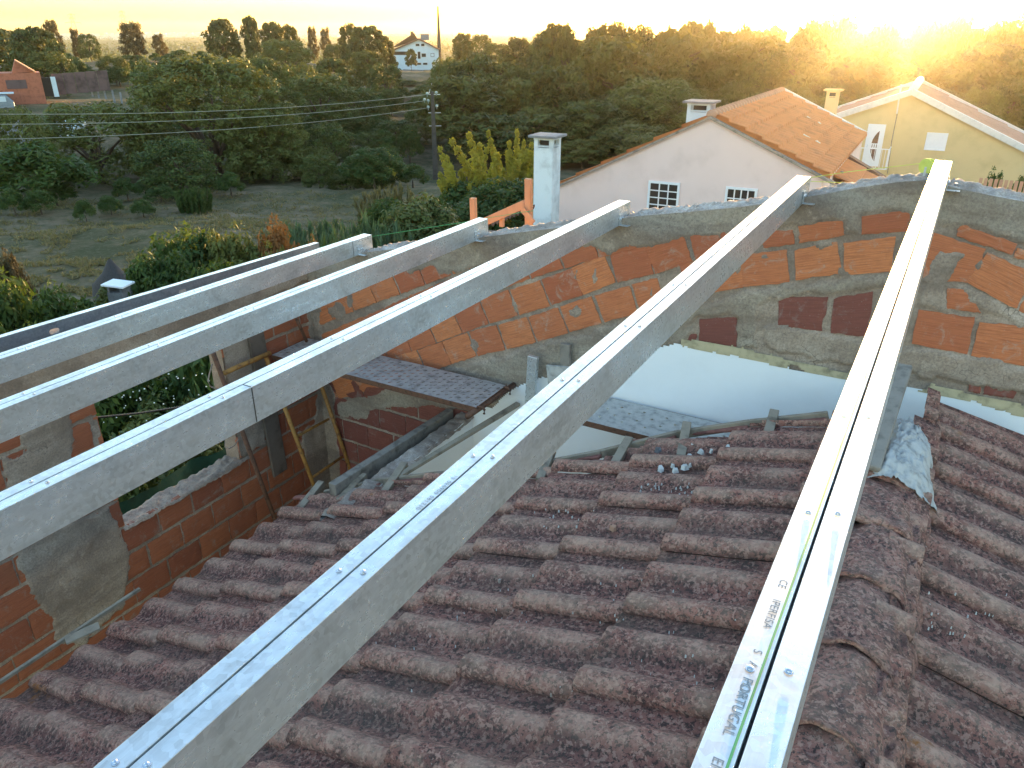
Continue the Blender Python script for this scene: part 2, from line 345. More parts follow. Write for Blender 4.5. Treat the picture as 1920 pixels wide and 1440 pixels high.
def proto(kind,var):
    key=(kind,var)
    if key in PROTO: return PROTO[key]
    rg=random.Random(hash((kind,var))&0xffff if False else sum(map(ord,kind))*31+var); cl=[]; segs=[([(0,0,-.03),(.005,0,.3),(0,.005,.62)],[.03,.022,.01])]
    if kind=='pine':
        for i in range(46):
            z=.30+.66*(i+rg.random())/46; e=.46*math.sqrt(max(.04,1-((z-.52)/.50)**2))*(.75+.35*rg.random())
            a=i*2.4+rg.random(); q=e*(.6+.5*rg.random()); r=.070+.065*rg.random()
            cl.append((q*math.cos(a),q*math.sin(a),z,r*1.25,r*1.25,r*.62))
            if i%3==0: segs.append(([(0,0,z-.12),(q*.5*math.cos(a),q*.5*math.sin(a),z-.07),(q*math.cos(a),q*math.sin(a),z-.01)],[.012,.008,.004]))
        cl.append((0,0,.95,.08,.08,.06)); d=(cl,130,.034,2.4,.62,0)
    elif kind=='umbrella':
        for i in range(40):
            a=i*2.4; q=.44*math.sqrt((i+.5)/40); z=.80-.22*(q/.44)**2+.12*rg.random()
            cl.append((q*math.cos(a),q*math.sin(a),z,.10,.10,.06))
            if i%4==0: segs.append(([(0,0,.5),(q*.6*math.cos(a),q*.6*math.sin(a),z-.1),(q*math.cos(a),q*math.sin(a),z)],[.014,.008,.004]))
        d=(cl,120,.028,2.6,.3,0)
    elif kind=='oak':
        for i in range(95):
            z=rg.random(); a=i*2.4+rg.random()*.5; zz=.13+.82*z; e=.47*math.sqrt(max(.03,1-((zz-.48)/.53)**2)); q=e*(.62+.42*rg.random()**.6); r=.07+.055*rg.random()
            cl.append((q*math.cos(a),q*math.sin(a),zz,r,r,r*.85))
        for i in range(6): a=i*1.05; segs.append(([(0,0,.2),(.15*math.cos(a),.15*math.sin(a),.45),(.3*math.cos(a),.3*math.sin(a),.62)],[.02,.012,.005]))
        d=(cl,110,.026,1.7,.7,0)
    elif kind=='bigoak':
        for i in range(330):
            z=rg.random(); a=i*2.4+rg.random()*.5; zz=.03+.92*z; e=.47*(1 if zz<.42 else math.sqrt(max(.05,1-((zz-.42)/.58)**2))); q=e*(.6+.45*rg.random()**.6); r=.035+.045*rg.random()
            cl.append((q*math.cos(a),q*math.sin(a),zz,r,r,r*.95))
        for i in range(8): a=i*.8; segs.append(([(0,0,.1),(.15*math.cos(a),.15*math.sin(a),.4),(.32*math.cos(a),.32*math.sin(a),.65)],[.025,.014,.006]))
        d=(cl,110,.016,1.7,.6,.3)
    elif kind=='euca':
        for i in range(34):
            z=.16+.8*(i+rg.random())/34; e=.42*(1-.65*abs(z-.4))*(.5+.6*rg.random()); a=i*2.4; r=.10+.07*rg.random()
            cl.append((e*math.cos(a)-.12+.15*z,e*math.sin(a),z,r*1.2,r*1.2,r*.55))
        d=(cl,130,.034,2.6,.3,.8)
    elif kind=='bush':
        for i in range(34):
            a=i*2.4; q=.40*math.sqrt(rg.random()); z=.15+.74*(1-(q/.47)**2.4)*(.6+.4*rg.random()**.5); r=.10+.06*rg.random()
            cl.append((q*math.cos(a),q*math.sin(a),z,r,r,r*1.1))
        segs=[([(0,0,-.05),(0,0,.3)],[.03,.015])]; d=(cl,150,.034,1.8,.4,0)
    elif kind=='nearbush':
        for i in range(110):
            a=i*2.4; q=.43*math.sqrt(rg.random()); z=.12+.82*(1-(q/.52)**2.4)*(.62+.38*rg.random()**.5); r=.05+.06*rg.random()
            cl.append((q*math.cos(a),q*math.sin(a),z,r,r,r*1.2))
        segs=[([(0,0,-.05),(0,0,.3)],[.02,.01])]; d=(cl,210,.021,1.9,.3,0)
    elif kind=='glossy':
        for i in range(50):
            a=i*2.4; q=.43*math.sqrt(rg.random()); z=.10+.82*(1-(q/.5)**2.4)*(.6+.4*rg.random()**.5)
            cl.append((q*math.cos(a),q*math.sin(a),z,.09,.09,.09))
        segs=[([(0,0,-.05),(0,0,.3)],[.02,.01])]; d=(cl,60,.036,3.0,.5,.2)
    elif kind=='reed':
        for i in range(90):
            a=i*2.4; q=.45*math.sqrt(rg.random()); h=.5+.5*rg.random()*(1-q)
            for k in range(4): cl.append((q*math.cos(a)*(1+.2*k/4),q*math.sin(a)*(1+.2*k/4),h*(k+.5)/4,.03,.03,h*.13))
        segs=[]; d=(cl,44,.022,5.5,.1,-1.6)
    elif kind=='plume':
        for i in range(20):
            a=i*2.4; b0=.16*math.sqrt(rg.random()); L=.42+.5*rg.random()**1.3; ln=.10+.28*rg.random()
            pts=[]
            for k in range(13):
                s=k/12; q=b0+ln*s**1.5; x,y,z=q*math.cos(a),q*math.sin(a),L*s*(1-.05*s); pts.append((x,y,z))
                if k>1: r=.095*(1.1-s)+.016; cl.append((x,y,z,r,r,r*1.1))
            segs.append((pts,[.006]*12+[.002]))
        d=(cl,125,.019,2.4,.1,-.3)
    cl,per,size,asp,shell,dr=d
    me=lmesh(kind+'_crown',cl,per,size,var*7+3,asp,shell,dr); lm=limb_mesh(segs) if segs else None
    PROTO[key]=(me,lm); return PROTO[key]
MATK=dict(pine='pine',umbrella='pine',oak='oak',bigoak='oak',euca='euca',bush='bushg',nearbush='bushg',glossy='glossy',reed='bushblue',plume='plume')
NAMEK=dict(pine='pine_tree',umbrella='umbrella_pine',oak='oak_tree',bigoak='oak_tree',euca='eucalyptus_tree',bush='bush',nearbush='bush',glossy='leafy_shrub',reed='reed_clump',plume='bamboo_clump')
CATK=dict(pine='tree',umbrella='tree',oak='tree',bigoak='tree',euca='tree',bush='bush',nearbush='bush',glossy='shrub',reed='reeds',plume='bamboo')
MCACHE={}
tn=[0]
def tree(kind,px,D,pytop,wpx,label,group=None,mk=None,z=None,lean=0,var=None,deep=1):
    tn[0]+=1; rg=random.Random(tn[0]*7+1); var=rg.randrange(3) if var is None else var
    g=atd(px,pytop+.3*wpx,D); top=atd(px,pytop,D); gx,gy=g.x,g.y; zg=g1(gx,gy) if z is None else z
    h=max(.4,top.z-zg); w=wpx/1589*D*.97
    me,lm=proto(kind,var); mk=mk or MATK[kind]
    k=(me.name,mk)
    if k not in MCACHE: c=me.copy(); c.materials.clear(); c.materials.append(M[mk]); MCACHE[k]=c
    o=empty(NAMEK[kind],(gx,gy,zg),rg.random()*6.28); tag(o,label,CATK[kind],group); o.rotation_euler=(0,lean,0)
    o.scale=(w,w*deep,h)
    c=link(bpy.data.objects.new('crown' if CATK[kind]=='tree' else 'foliage',MCACHE[k])); c.parent=o; c.rotation_euler=(0,0,rg.random()*6.28)
    if lm: t=link(bpy.data.objects.new('trunk' if CATK[kind]=='tree' else 'stems',lm)); t.parent=o; t.rotation_euler=(0,0,c.rotation_euler[2])
    return o
# skyline, from the left
T=tree
T('pine',12,150,56,120,'dark pine at the left edge of the skyline behind the red brick hut')
T('pine',62,140,52,90,'dark pine on the skyline just right of the leftmost pine')
T('oak',90,135,98,90,'low dark tree behind the rusty panel enclosure beside the pines')
T('euca',94,225,38,30,'tall leaning tree on the skyline, leftmost of the isolated tall trees')
T('euca',138,228,54,18,'thin dark cypress-like tree left of the round tree on the skyline')
T('oak',164,222,64,36,'round dark tree beside the thin tree on the skyline')
T('euca',246,222,42,52,'thick ragged tall tree standing alone on the skyline')
T('euca',296,225,64,26,'small pointed tree right of the thick ragged skyline tree')
T('oak',212,152,104,54,'small golden green tree on the slope above the leaning fence posts')
T('bush',163,160,140,36,'low dark bush above the rusty panel wall')
T('bush',340,215,92,34,'small scrubby bush on the ridge left of the tall pines')
T('pine',414,190,36,62,'broad pine on the skyline left of the slender pine')
T('pine',468,185,31,36,'slender pine on the skyline with its trunk showing')
T('pine',510,195,42,50,'dark pine on the skyline right of the slender pine')
T('pine',541,200,48,40,'narrower dark pine on the skyline beside the round low tree')
T('oak',534,160,76,104,'round dome shaped dark tree in front of the skyline pines')
T('euca',584,235,50,22,'first of a pair of dark columnar trees on the skyline')
T('euca',609,235,53,24,'second of a pair of dark columnar trees on the skyline')
T('oak',632,200,82,50,'olive green tree below the pair of columnar trees')
T('pine',655,190,47,46,'pine on the skyline left of the bulky pine group')
T('pine',688,178,50,76,'bulky pine on the skyline left of the white house')
T('pine',722,185,74,44,'pine just left of the white house roof')
T('pine',770,225,92,22,'small pine standing in front of the white house facade')
T('pine',868,230,63,42,'pine right of the tall mast, seen from the white house')
T('oak',902,228,66,54,'round topped golden tree in the clump right of the white house')
T('oak',930,222,82,60,'lower tree at the right end of the clump near the white house')
T('bush',845,236,108,16,'small yellow green bush beside the white house','' or None,'plume')
T('pine',972,200,72,60,'pine with a small pointed top left of the tall skyline pines')
T('pine',1012,190,78,60,'dark low pine beneath the skyline left of the golden pines')
# large trees at left centre
T('bigoak',392,72,104,300,'huge domed oak with dark hanging foliage at left centre',var=0)
T('bigoak',497,70,188,160,'right lobe of the oak mass, gold on its sunlit edge, beside the open ground',var=1)
T('bigoak',470,88,106,190,'broad oak with golden top behind the huge domed oak',var=2)
T('oak',300,84,112,120,'dark oak at the left shoulder of the huge domed oak')
T('oak',175,72,196,210,'dark spreading oak with a visible trunk below the rubble heap')
T('oak',28,66,205,110,'dark oak at the left edge below the grey stone steps',z=None)
T('bush',70,58,258,190,'dark rounded thicket at the left edge of the field')
T('oak',330,60,262,150,'shadowed lower oak in front of the huge domed oak')
T('oak',600,98,140,150,'green bushy tree to the right of the oak mass')
T('oak',665,105,165,120,'mid green tree on the slope below the bulky pine')
T('pine',625,125,110,90,'dark pine behind the green bushy trees')
T('oak',560,110,120,90,'dark leafy tree above the right flank of the oaks')
T('pine',690,150,95,80,'dark pine below the skyline left of the white house')
T('oak',722,140,118,70,'low dark tree under the white house, left of its wall')
T('oak',615,72,235,110,'shaded bush tree at the foot of the green slope')
T('oak',742,92,226,90,'dark round tree left of the utility pole')
T('nearbush',700,60,275,150,'dense green bush with a golden right side left of the utility pole')
T('bush',722,67,276,56,'golden leaved shrub beside the dense green bush','' or None,'plume')
T('bush',655,64,300,80,'green bush below the shaded slope left of the pole')
for i,(x,y,w,D) in enumerate([(785,232,24,118),(800,250,20,110),(845,228,26,120),(862,240,18,113),(832,236,16,120),(850,265,30,100),(885,226,24,118),(770,215,26,125),(760,200,24,135),(905,240,26,112),(820,205,22,130),(730,205,40,130)]):
    T('bush',x,D,y-8,w,'small round shrub dotted on the bare slope behind the utility pole','small shrubs on the bare slope')
rg=random.Random(31)
for k in range(70):
    x=rg.uniform(560,850); D=rg.choice([62,70,85,95,105,130,150,170]); 
    if 800<x<870 and D<130: continue
    T('bush' if rg.random()<.7 else 'oak',x,D,55+1589*(12.2-rg.uniform(1.2,3.2))/D,rg.uniform(34,80),'low scrub bush on the slope below and left of the white house','scrub bushes on the slope below the white house')
rg=random.Random(32)
for k in range(34):
    x=rg.uniform(110,560); D=rg.uniform(150,215); T('bush',x,D,55+1589*(7.2-rg.uniform(.8,2.2))/D,rg.uniform(20,60),'low bush on the terraced ridge at the upper left','bushes on the terraced ridge')
# forest on the right
rg=random.Random(4)
FR=[]
for D,ytop,x0,x1,st in [(175,(50,80),1030,1920,52),(150,(40,80),1060,1940,56),(128,(50,105),1290,1950,64),(140,(76,125),860,1300,56),(118,(90,150),850,1340,60),(104,(80,150),1300,1960,70),(96,(140,172),870,1340,110),(84,(178,215),900,1330,110),(74,(225,262),1010,1330,78),(88,(150,185),1320,1960,76)]:
    x=x0
    while x<x1:
        FR.append((x+rg.uniform(-14,14),D*rg.uniform(.95,1.05),rg.uniform(*ytop),st*rg.uniform(1.2,1.7))); x+=st*rg.uniform(.8,1.1)
for (x,D,y,w) in FR:
    k='pine' if rg.random()<.75 else 'oak'
    T(k,x,D,y,w,'dark pine or oak in the dense wood rising behind the pink and yellow houses' if x>1300 else 'dark tree in the wood between the utility pole and the pink house',
      'trees of the wood behind the houses' if x>1300 else 'trees of the wood right of the utility pole')
for x,D,y,w in [(890,104,112,130),(975,94,150,140),(1045,90,126,140),(1150,98,76,180),(1225,86,150,210),(1110,80,190,170),(1290,104,66,160),(1400,102,74,180),(1490,98,88,160),(1010,80,215,150),(1180,78,232,170),(1600,104,80,180),(1720,100,92,180),(1850,100,84,180)]:
    T('pine' if x!=1225 else 'oak',x,D,y,w,'large bushy pine at the front of the wood, its crown reaching above its neighbours','large pines at the front of the wood')
for x,y,w in [(1062,37,50),(1130,40,52),(1252,40,40),(1285,38,44),(1330,28,54),(1395,38,70),(1190,50,46)]:
    T('umbrella',x,128,y,w,'tall golden rimmed pine standing above the wood on the skyline','tall pines on the skyline')
for x,y,w in [(1525,40,90),(1580,32,90),(1660,42,80),(1740,40,90),(1800,26,64),(1860,46,90),(1925,30,80)]:
    T('pine',x,112,y,w,'tall backlit pine on the skyline above the yellow house','backlit pines above the yellow house')
T('plume',920,36,228,230,'tall yellow bamboo clump left of the rendered chimney',var=0)
T('plume',968,37,215,150,'yellow bamboo clump with the tallest plume, against the rendered chimney',var=1)
T('plume',875,35,255,170,'leaning yellow bamboo plumes nearest the utility pole',var=2)
T('plume',1066,32,300,150,'small yellow bamboo tuft between the chimney and the pink gable',var=0)
T('nearbush',950,31,338,290,'green bush mass under the yellow bamboo',mk='bushg')
T('bush',870,34,335,200,'green bush at the left foot of the yellow bamboo')
# mid and near plants
T('nearbush',800,24,366,290,'dense dark green bush left of the orange post',mk='oak')
T('nearbush',735,27,368,190,'small dark green bush behind the blue green reeds')
T('reed',690,22,378,190,'blue green reed clump behind the short orange post')
T('reed',635,20,400,140,'low blue green reeds near the end of the leftmost beam')
T('reed',735,36,335,150,'dry tan reeds at the edge of the field',mk='drygrass')
T('reed',565,28,386,170,'tall green grass clump in front of the bronze shrub')
T('nearbush',520,16.5,418,170,'bronze leaved shrub behind the end of the leftmost beam',mk='redleaf',var=0)
T('nearbush',590,16,446,110,'small bronze leaved shrub at the end of the leftmost beam',mk='redleaf',var=1)
T('nearbush',360,17,424,300,'green leafy bush at centre left of the bronze shrub',var=1)
T('nearbush',305,15.5,462,260,'bright green bush behind the two leftmost beams',var=2)
T('nearbush',440,16.5,430,240,'dark green bush between the bright green bush and the bronze shrub',mk='oak',var=0)
T('nearbush',250,15.5,512,260,'dark bush right of the grey shed chimney',mk='oak')
T('nearbush',120,14.6,532,260,'hedge bush left of the grey shed chimney',var=1)
T('nearbush',20,14,520,260,'yellow green hedge bush near the left edge',var=0)
T('nearbush',-60,12.5,560,260,'hedge bush cut by the left edge of the view')
T('nearbush',410,13.5,478,220,'leafy green bush just behind the second and third beams from the left',var=2)
T('nearbush',520,13.5,470,160,'dark leafy bush under the bronze shrub at the beam ends',mk='oak')
T('nearbush',640,15,440,150,'dark green leaves behind the gable corner','' or None,'oak')
T('reed',600,19,396,150,'tall grass clump right of the bronze shrub','' or None,'bushg')
T('nearbush',100,11,590,300,'low dark creeper bush below the hedge at left')
T('nearbush',15,20,470,90,'dry brown shrub at the left edge of the field','' or None,'euca')
T('reed',362,52,343,70,'green agave clump in the middle of the field',mk='bushg')
for x,y,w,D in [(20,352,50,53),(70,350,60,53),(155,370,40,50),(205,365,50,52),(265,370,46,51),(300,345,60,56),(430,320,60,58),(235,330,60,58),(100,330,80,58)]:
    T('bush',x,D,y,w,'low dark shrub along the shaded edge of the field','low shrubs along the field edge')
# garden seen through the window opening
T('glossy',375,10,615,300,'glossy leaved loquat shrub seen through the window opening',mk='glossy')
T('nearbush',250,10,680,420,'flowering weeds seen through the window opening, left part',mk='bushg')
T('nearbush',330,9.3,740,380,'dark garden bush low in the window opening',mk='oak')
T('nearbush',230,8.2,830,480,'dark foliage at the bottom left of the window opening',mk='oak')
T('nearbush',410,8.8,830,420,'dark foliage at the bottom right of the window opening',mk='oak')
T('reed',300,9.8,665,110,'thin dry stalks standing among the weeds seen through the window opening',mk='drygrass')
b=MB(); rg=random.Random(3)
for k in range(70):
    p=atd(rg.uniform(190,420),rg.uniform(700,850),9.2+rg.uniform(-.6,.4)); r=rg.uniform(.006,.012)
    b.tube([p,p+Vector((0,0,.01))],[r,r*.6],6)
tag(b.build('flower_heads',M['flower']),'tiny white flowers scattered on the weeds in the window opening','flowers',kind='stuff')
# grass tufts over the field
rgn=np.random.default_rng(5); P=[]
_u=rgn.uniform(size=(90000,2)); _r=[ray(-60+840*q0,335+270*q1) for q0,q1 in _u]; _q=np.array([(r.x*-9.6/r.z,r.y*-9.6/r.z) for r in _r])
_q=_q[(np.hypot(_q[:,0],_q[:,1])<90)&(vn(_q[:,0]*.22,_q[:,1]*.22,77)*.3+.9*vn(_q[:,0]*1.7,_q[:,1]*1.7,78)+.5*vn(_q[:,0]*.11+_q[:,1]*.07,_q[:,1]*.13,79)>.80)]; P=_q
P=np.array(P); zz=gz(P[:,0],P[:,1]); n_=len(P); a=rgn.random(n_)*6.28; hh=.04+.16*rgn.random(n_)**2; w_=.012+.035*rgn.random(n_)
V=[];
dx=np.cos(a)*w_; dy=np.sin(a)*w_; lx=rgn.normal(size=n_)*.1; ly=rgn.normal(size=n_)*.1
V=np.stack([np.stack([P[:,0]-dx,P[:,1]-dy,zz],1),np.stack([P[:,0]+dx,P[:,1]+dy,zz],1),np.stack([P[:,0]+dx*.3+lx,P[:,1]+dy*.3+ly,zz+hh],1),np.stack([P[:,0]-dx*.5+lx,P[:,1]-dy*.5+ly,zz+hh*.8],1)],1).reshape(-1,3)
tag(mesh_np('dry_grass',V,np.arange(n_*4).reshape(-1,4),M['drygrass'],attrs={'rnd':np.repeat(rgn.random(n_),4)}),kind='stuff')
# ---------------------------------------------------------------- brick shell of the house
G=5.15; XL=-5.1
def gp(px,py): p=aty(px,py,G); return (p.x,p.z)          # gable plane (u=x, v=z)
def lp(px,py): p=atx(px,py,XL); return (p.y,p.z)         # left wall plane (u=y, v=z)
def sdist(U,Vv,poly):
    P=np.asarray(poly,float); Q=np.roll(P,-1,0); d=np.full(U.shape,1e9); ins=np.zeros(U.shape,bool)
    for (x0,y0),(x1,y1) in zip(P,Q):
        ex,ey=x1-x0,y1-y0; t=np.clip(((U-x0)*ex+(Vv-y0)*ey)/(ex*ex+ey*ey+1e-12),0,1)
        d=np.minimum(d,np.hypot(U-x0-t*ex,Vv-y0-t*ey)); c=((y0>Vv)!=(y1>Vv))&(U<(x1-x0)*(Vv-y0)/((y1-y0) if abs(y1-y0)>1e-9 else 1e-9)+x0); ins^=c
    return np.where(ins,d,-d)
def ell(fn,px,py,rx,ry,rot=0):
    out=[]
    for k in range(14):
        t=2*math.pi*k/14; x=rx*math.cos(t); y=ry*math.sin(t); c,s=math.cos(rot),math.sin(rot); out.append(fn(px+c*x-s*y,py+s*x+c*y))
    return out
def hfield(name,mt,u0,u1,nu,v0,vtop,nv,world,patches,parent=None,mask=None,amp=.0015,seed=1,tintp=(),grow=0):
    u=np.linspace(u0,u1,nu); t=np.linspace(0,1,nv); U,Tt=np.meshgrid(u,t); VT=vtop(U); Vv=v0+(VT-v0)*Tt
    e=(fbm(U*11,Vv*11,seed+3,4)-.47)*.09+(fbm(U*45,Vv*45,seed+8,2)-.37)*.03
    h=(fbm(U*9,Vv*9,seed)-.5)*amp*3+(fbm(U*50,Vv*50,seed+1,3)-.45)*amp*2.2
    for poly,hh,wd in patches:
        s=np.clip((sdist(U,Vv,poly)+e+grow)/wd,0,1); s=s*s*(3-2*s); h=np.where(hh<0,h,np.maximum(h,s*(hh+(fbm(U*14,Vv*14,seed+5)-.45)*.010+(fbm(U*60,Vv*60,seed+6,2)-.4)*.003)+(1-s)*-.004))
    h=h-.003; tint=np.zeros(U.shape)
    for poly in tintp: tint=np.maximum(tint,np.clip((sdist(U,Vv,poly)+e)/.06,0,1))
    W_=world(U,Vv,h); V=W_.reshape(-1,3); i,j=np.meshgrid(np.arange(nv-1),np.arange(nu-1),indexing='ij')
    F=np.stack([i*nu+j,i*nu+j+1,(i+1)*nu+j+1,(i+1)*nu+j],-1).reshape(-1,4)
    if mask is not None:
        uc=(U[:-1,:-1]+U[1:,1:])/2; vc=(Vv[:-1,:-1]+Vv[1:,1:])/2; ec=(e[:-1,:-1]+e[1:,1:])/2; F=F[mask(uc,vc,ec).ravel()]
    return mesh_np(name,V,F,mt,parent,True,attrs={'tint':tint.ravel()})
def brick_mesh(name,quads,world,mt,parent,out=.0085,seed=0):
    rg=np.random.default_rng(seed); VV=[];FF=[];A=[[],[],[]]; nx,ny=9,7; base=0
    for q in quads:
        q=np.asarray(q,float)[:4]; rn=rg.random(); o=out+rg.normal()*.0012; oo=rg.random()*5
        s,t=np.meshgrid(np.linspace(0,1,nx),np.linspace(0,1,ny)); s=s[...,None];t=t[...,None]
        p=(q[0]*(1-s)+q[1]*s)*(1-t)+(q[3]*(1-s)+q[2]*s)*t
        L=np.linalg.norm(q[1]-q[0]); H=np.linalg.norm(q[3]-q[0])
        edge=((s<.001)|(s>.999)|(t<.001)|(t>.999))[...,0]
        p=p+np.where(edge[...,None],rg.normal(size=p.shape)*.0028,0)
        h=np.full(p.shape[:2],o)+(fbm(p[...,0]*20,p[...,1]*20,7,2)-.4)*.003; h[edge]-=.0035
        Wf=world(p[...,0],p[...,1],h).reshape(-1,3)
        ring=[k for k in range(nx)]+[nx*(r+1)-1 for r in range(1,ny)]+[nx*(ny-1)+k for k in range(nx-2,-1,-1)]+[nx*r for r in range(ny-2,0,-1)]
        pr=p.reshape(-1,2)[ring]; Wb=world(pr[:,0],pr[:,1],np.full(len(ring),-.03)); nf=nx*ny
        i,j=np.meshgrid(np.arange(ny-1),np.arange(nx-1),indexing='ij')
        f=np.stack([i*nx+j,i*nx+j+1,(i+1)*nx+j+1,(i+1)*nx+j],-1).reshape(-1,4)
        m_=len(ring); rf=np.array([[nf+k,nf+(k+1)%m_,ring[(k+1)%m_],ring[k]] for k in range(m_)])
        VV+=[Wf,Wb]; FF.append(np.concatenate([f,rf])+base); base+=nf+m_
        lu=np.concatenate([(s[...,0]*L).ravel(),(s.reshape(-1)[ring]*L)])+oo*7; lv=np.concatenate([(t[...,0]*H).ravel(),t.reshape(-1)[ring]*H])+oo
        A[0].append(np.full(nf+m_,rn)); A[1].append(lu); A[2].append(lv)
    return mesh_np(name,np.concatenate(VV),np.concatenate(FF),mt,parent,False,attrs=dict(rnd=np.concatenate(A[0]),lu=np.concatenate(A[1]),lv=np.concatenate(A[2])))
def course(line,h,L,off,j=.014,rg=random):
    # bricks standing on a polyline (u,v), joints square to it
    P=np.array(line); d=np.hypot(*np.diff(P,axis=0).T); c=np.concatenate([[0],np.cumsum(d)]); tot=c[-1]; out=[]
    f=lambda s:(float(np.interp(s,c,P[:,0])),float(np.interp(s,c,P[:,1])))
    s=-L*off
    while s<tot:
        a=max(0,s); b=min(tot,s+L-j)
        if b-a>.05:
            p,q=np.array(f(a)),np.array(f(b)); t=(q-p)/np.linalg.norm(q-p); nn=np.array([-t[1],t[0]]); hh=h*rg.uniform(.96,1.0)
            base=nn*j*.8; out.append([p+base,q+base,q+nn*hh,p+nn*hh])
        s+=L*rg.uniform(.97,1.03)
    return out
gable=tag(empty('gable_wall',(0,0,0)),'brick gable end wall with sloping concrete coping across the far side of the open roof','wall')
GW=lambda u,v,h: np.stack([u,np.full(np.shape(u),G)-h,v],-1)
topx=[-5.3,-4.318,-3.217,-1.925,-.741,-.077,.36,1.6,3.0]; topz=[-1.925,-1.692,-1.439,-1.139,-.87,-.767,-.800,-1.06,-1.38]
_tp=[gp(*q) for q in [(675,474),(759,464),(855,451),(960,437),(1052,426),(1191,405),(1300,396),(1400,386),(1470,376),(1540,364),(1610,351),(1687,340),(1740,337),(1793,352),(1865,367),(1920,377)]]
topx=[-5.3]+[q[0] for q in _tp]+[1.6,3.0]; topz=[-1.935]+[q[1] for q in _tp]+[-1.12,-1.44]
ztop=lambda x: np.interp(x,topx,topz)
band=[gp(*p) for p in [(560,528),(640,530),(700,523),(735,519),(758,512),(771,523),(790,508),(808,506),(823,519),(860,512),(905,503),(960,492),(1047,477),(1085,474),(1118,467),(1139,481),(1185,467),(1222,467),(1260,457),(1299,453),(1350,449),(1400,442),(1454,431),(1481,427),(1500,433),(1529,425),(1562,418),(1581,420),(1583,437),(1612,437),(1614,410),(1646,404),(1673,404),(1700,400),(1740,408),(1763,424),(1793,428),(1830,432),(1860,442),(1907,464),(1925,470),(2100,520)]]+[(3.4,-1.2),(1.0,-.5),(-.1,-.4),(-5.6,-1.6)]
low=[gp(*p) for p in [(853,688),(960,660),(1087,625),(1187,598),(1250,580),(1336,560),(1384,549),(1486,533),(1575,522),(1640,514),(1690,505),(1700,545),(1633,545),(1553,552),(1513,552),(1467,561),(1430,574),(1423,652),(1385,650),(1383,597),(1345,592),(1310,598),(1290,640),(1200,660),(1150,700),(1060,720),(985,730),(925,760),(880,780)]]
low2=[gp(*p) for p in [(629,755),(690,737),(853,688),(900,700),(890,775),(840,768),(808,765),(770,770),(732,763),(700,778),(688,786),(634,789)]]
grey=[gp(*p) for p in [(1428,616),(1450,604),(1540,618),(1610,636),(1690,652),(1840,667),(1930,684),(2000,700),(2000,760),(1920,738),(1800,715),(1720,703),(1640,696),(1580,686),(1500,668),(1430,650)]]
big=[gp(*p) for p in [(1740,500),(1760,466),(1810,466),(1825,480),(1797,493),(1793,528),(1776,545),(1775,583),(1715,578),(1722,520)]]
wedge=[gp(*p) for p in [(1793,530),(1815,535),(1860,560),(1905,582),(1960,610),(1960,640),(1880,605),(1845,592),(1815,565)]]
sm=[(633,583,19,19,0),(658,562,11,20,0),(1116,519,10,24,.1),(1083,510,8,14,.3),(1077,583,14,15,0),(964,569,7,26,-.2),(1147,568,7,24,-.1),(1222,544,11,20,0),(1433,482,15,7,0),(1546,459,24,9,-.1),(1533,490,10,15,0),(1587,512,18,12,.4),(890,645,10,18,-.2),(1835,502,12,27,.6),(1690,440,16,10,0),(1703,610,12,22,0),(1640,470,10,24,0),(1384,500,8,22,0),(760,600,10,10,0),(1300,505,8,12,0)]
patches=[(band,.016,.035),(low,.018,.03),(low2,.016,.03),(grey,.022,.02),(big,.017,.03),(wedge,.012,.02)]+[(ell(gp,*s),.013,.03) for s in sm]+[([(-5.12,-1.8),(-4.98,-1.8),(-4.95,-2.4),(-4.99,-2.8),(-4.90,-3.3),(-4.96,-6),(-5.12,-6)],.02,.04)]
gc=[]; rg=random.Random(8)
PL=lambda L:[gp(*p) for p in L]
gc+=course(PL([(520,575),(601,545),(684,512),(760,480)]),.19,.30,.3,rg=rg)
gc+=course(PL([(560,630),(601,612),(684,577),(775,545),(821,527),(900,498)]),.228,.30,.15,rg=rg)
gc+=course(PL([(560,690),(700,637),(888,560),(931,548),(994,525),(1061,505),(1143,481),(1230,460)]),.232,.305,.35,rg=rg)
gc+=course(PL([(585,735),(640,712),(750,670),(840,637),(915,610),(975,593),(1027,577),(1090,557),(1153,533),(1227,517),(1280,503),(1306,490)]),.235,.305,.15,rg=rg)
gc+=course(PL([(590,772),(631,752),(664,742),(710,728),(853,683),(903,667),(960,655),(1023,640),(1087,620),(1153,600),(1187,593),(1250,577)]),.235,.305,.6,rg=rg)
gc+=course(PL([(1306,490),(1420,462)]),.20,.30,.3,rg=rg)
gc+=course(PL([(1290,560),(1395,541)]),.26,.31,.5,rg=rg)
def zq(x0,y0,s,L): return [[gp(x0+x/s,y0+y/s) for x,y in q] for q in L]
gc+=zq(1400,260,4.8,[[(-60,1335),(388,1292),(362,1000),(-60,1040)],[(150,985),(432,945),(420,825),(150,830)],[(475,942),(878,870),(862,740),(470,760)],[(444,1272),(852,1215),(815,925),(430,1005)],[(880,1222),(1300,1195),(1345,880),(868,940)],[(1035,868),(1440,828),(1480,640),(1030,700)]])
gc+=zq(1660,300,3.6,[[(480,515),(850,640),(890,570),(500,430)],[(868,652),(1120,750),(1140,690),(895,590)],[(545,825),(880,1005),(1010,770),(690,620)],[(900,1012),(1150,1130),(1250,890),(1030,775)],[(250,800),(600,830),(680,600),(320,490)],[(415,1002),(650,1035),(560,880),(415,862)],[(175,1238),(550,1308),(606,1062),(222,1012)],[(580,1322),(1010,1402),(1030,1130),(640,1090)],[(1030,1406),(1500,1500),(1520,1210),(1050,1134)]])
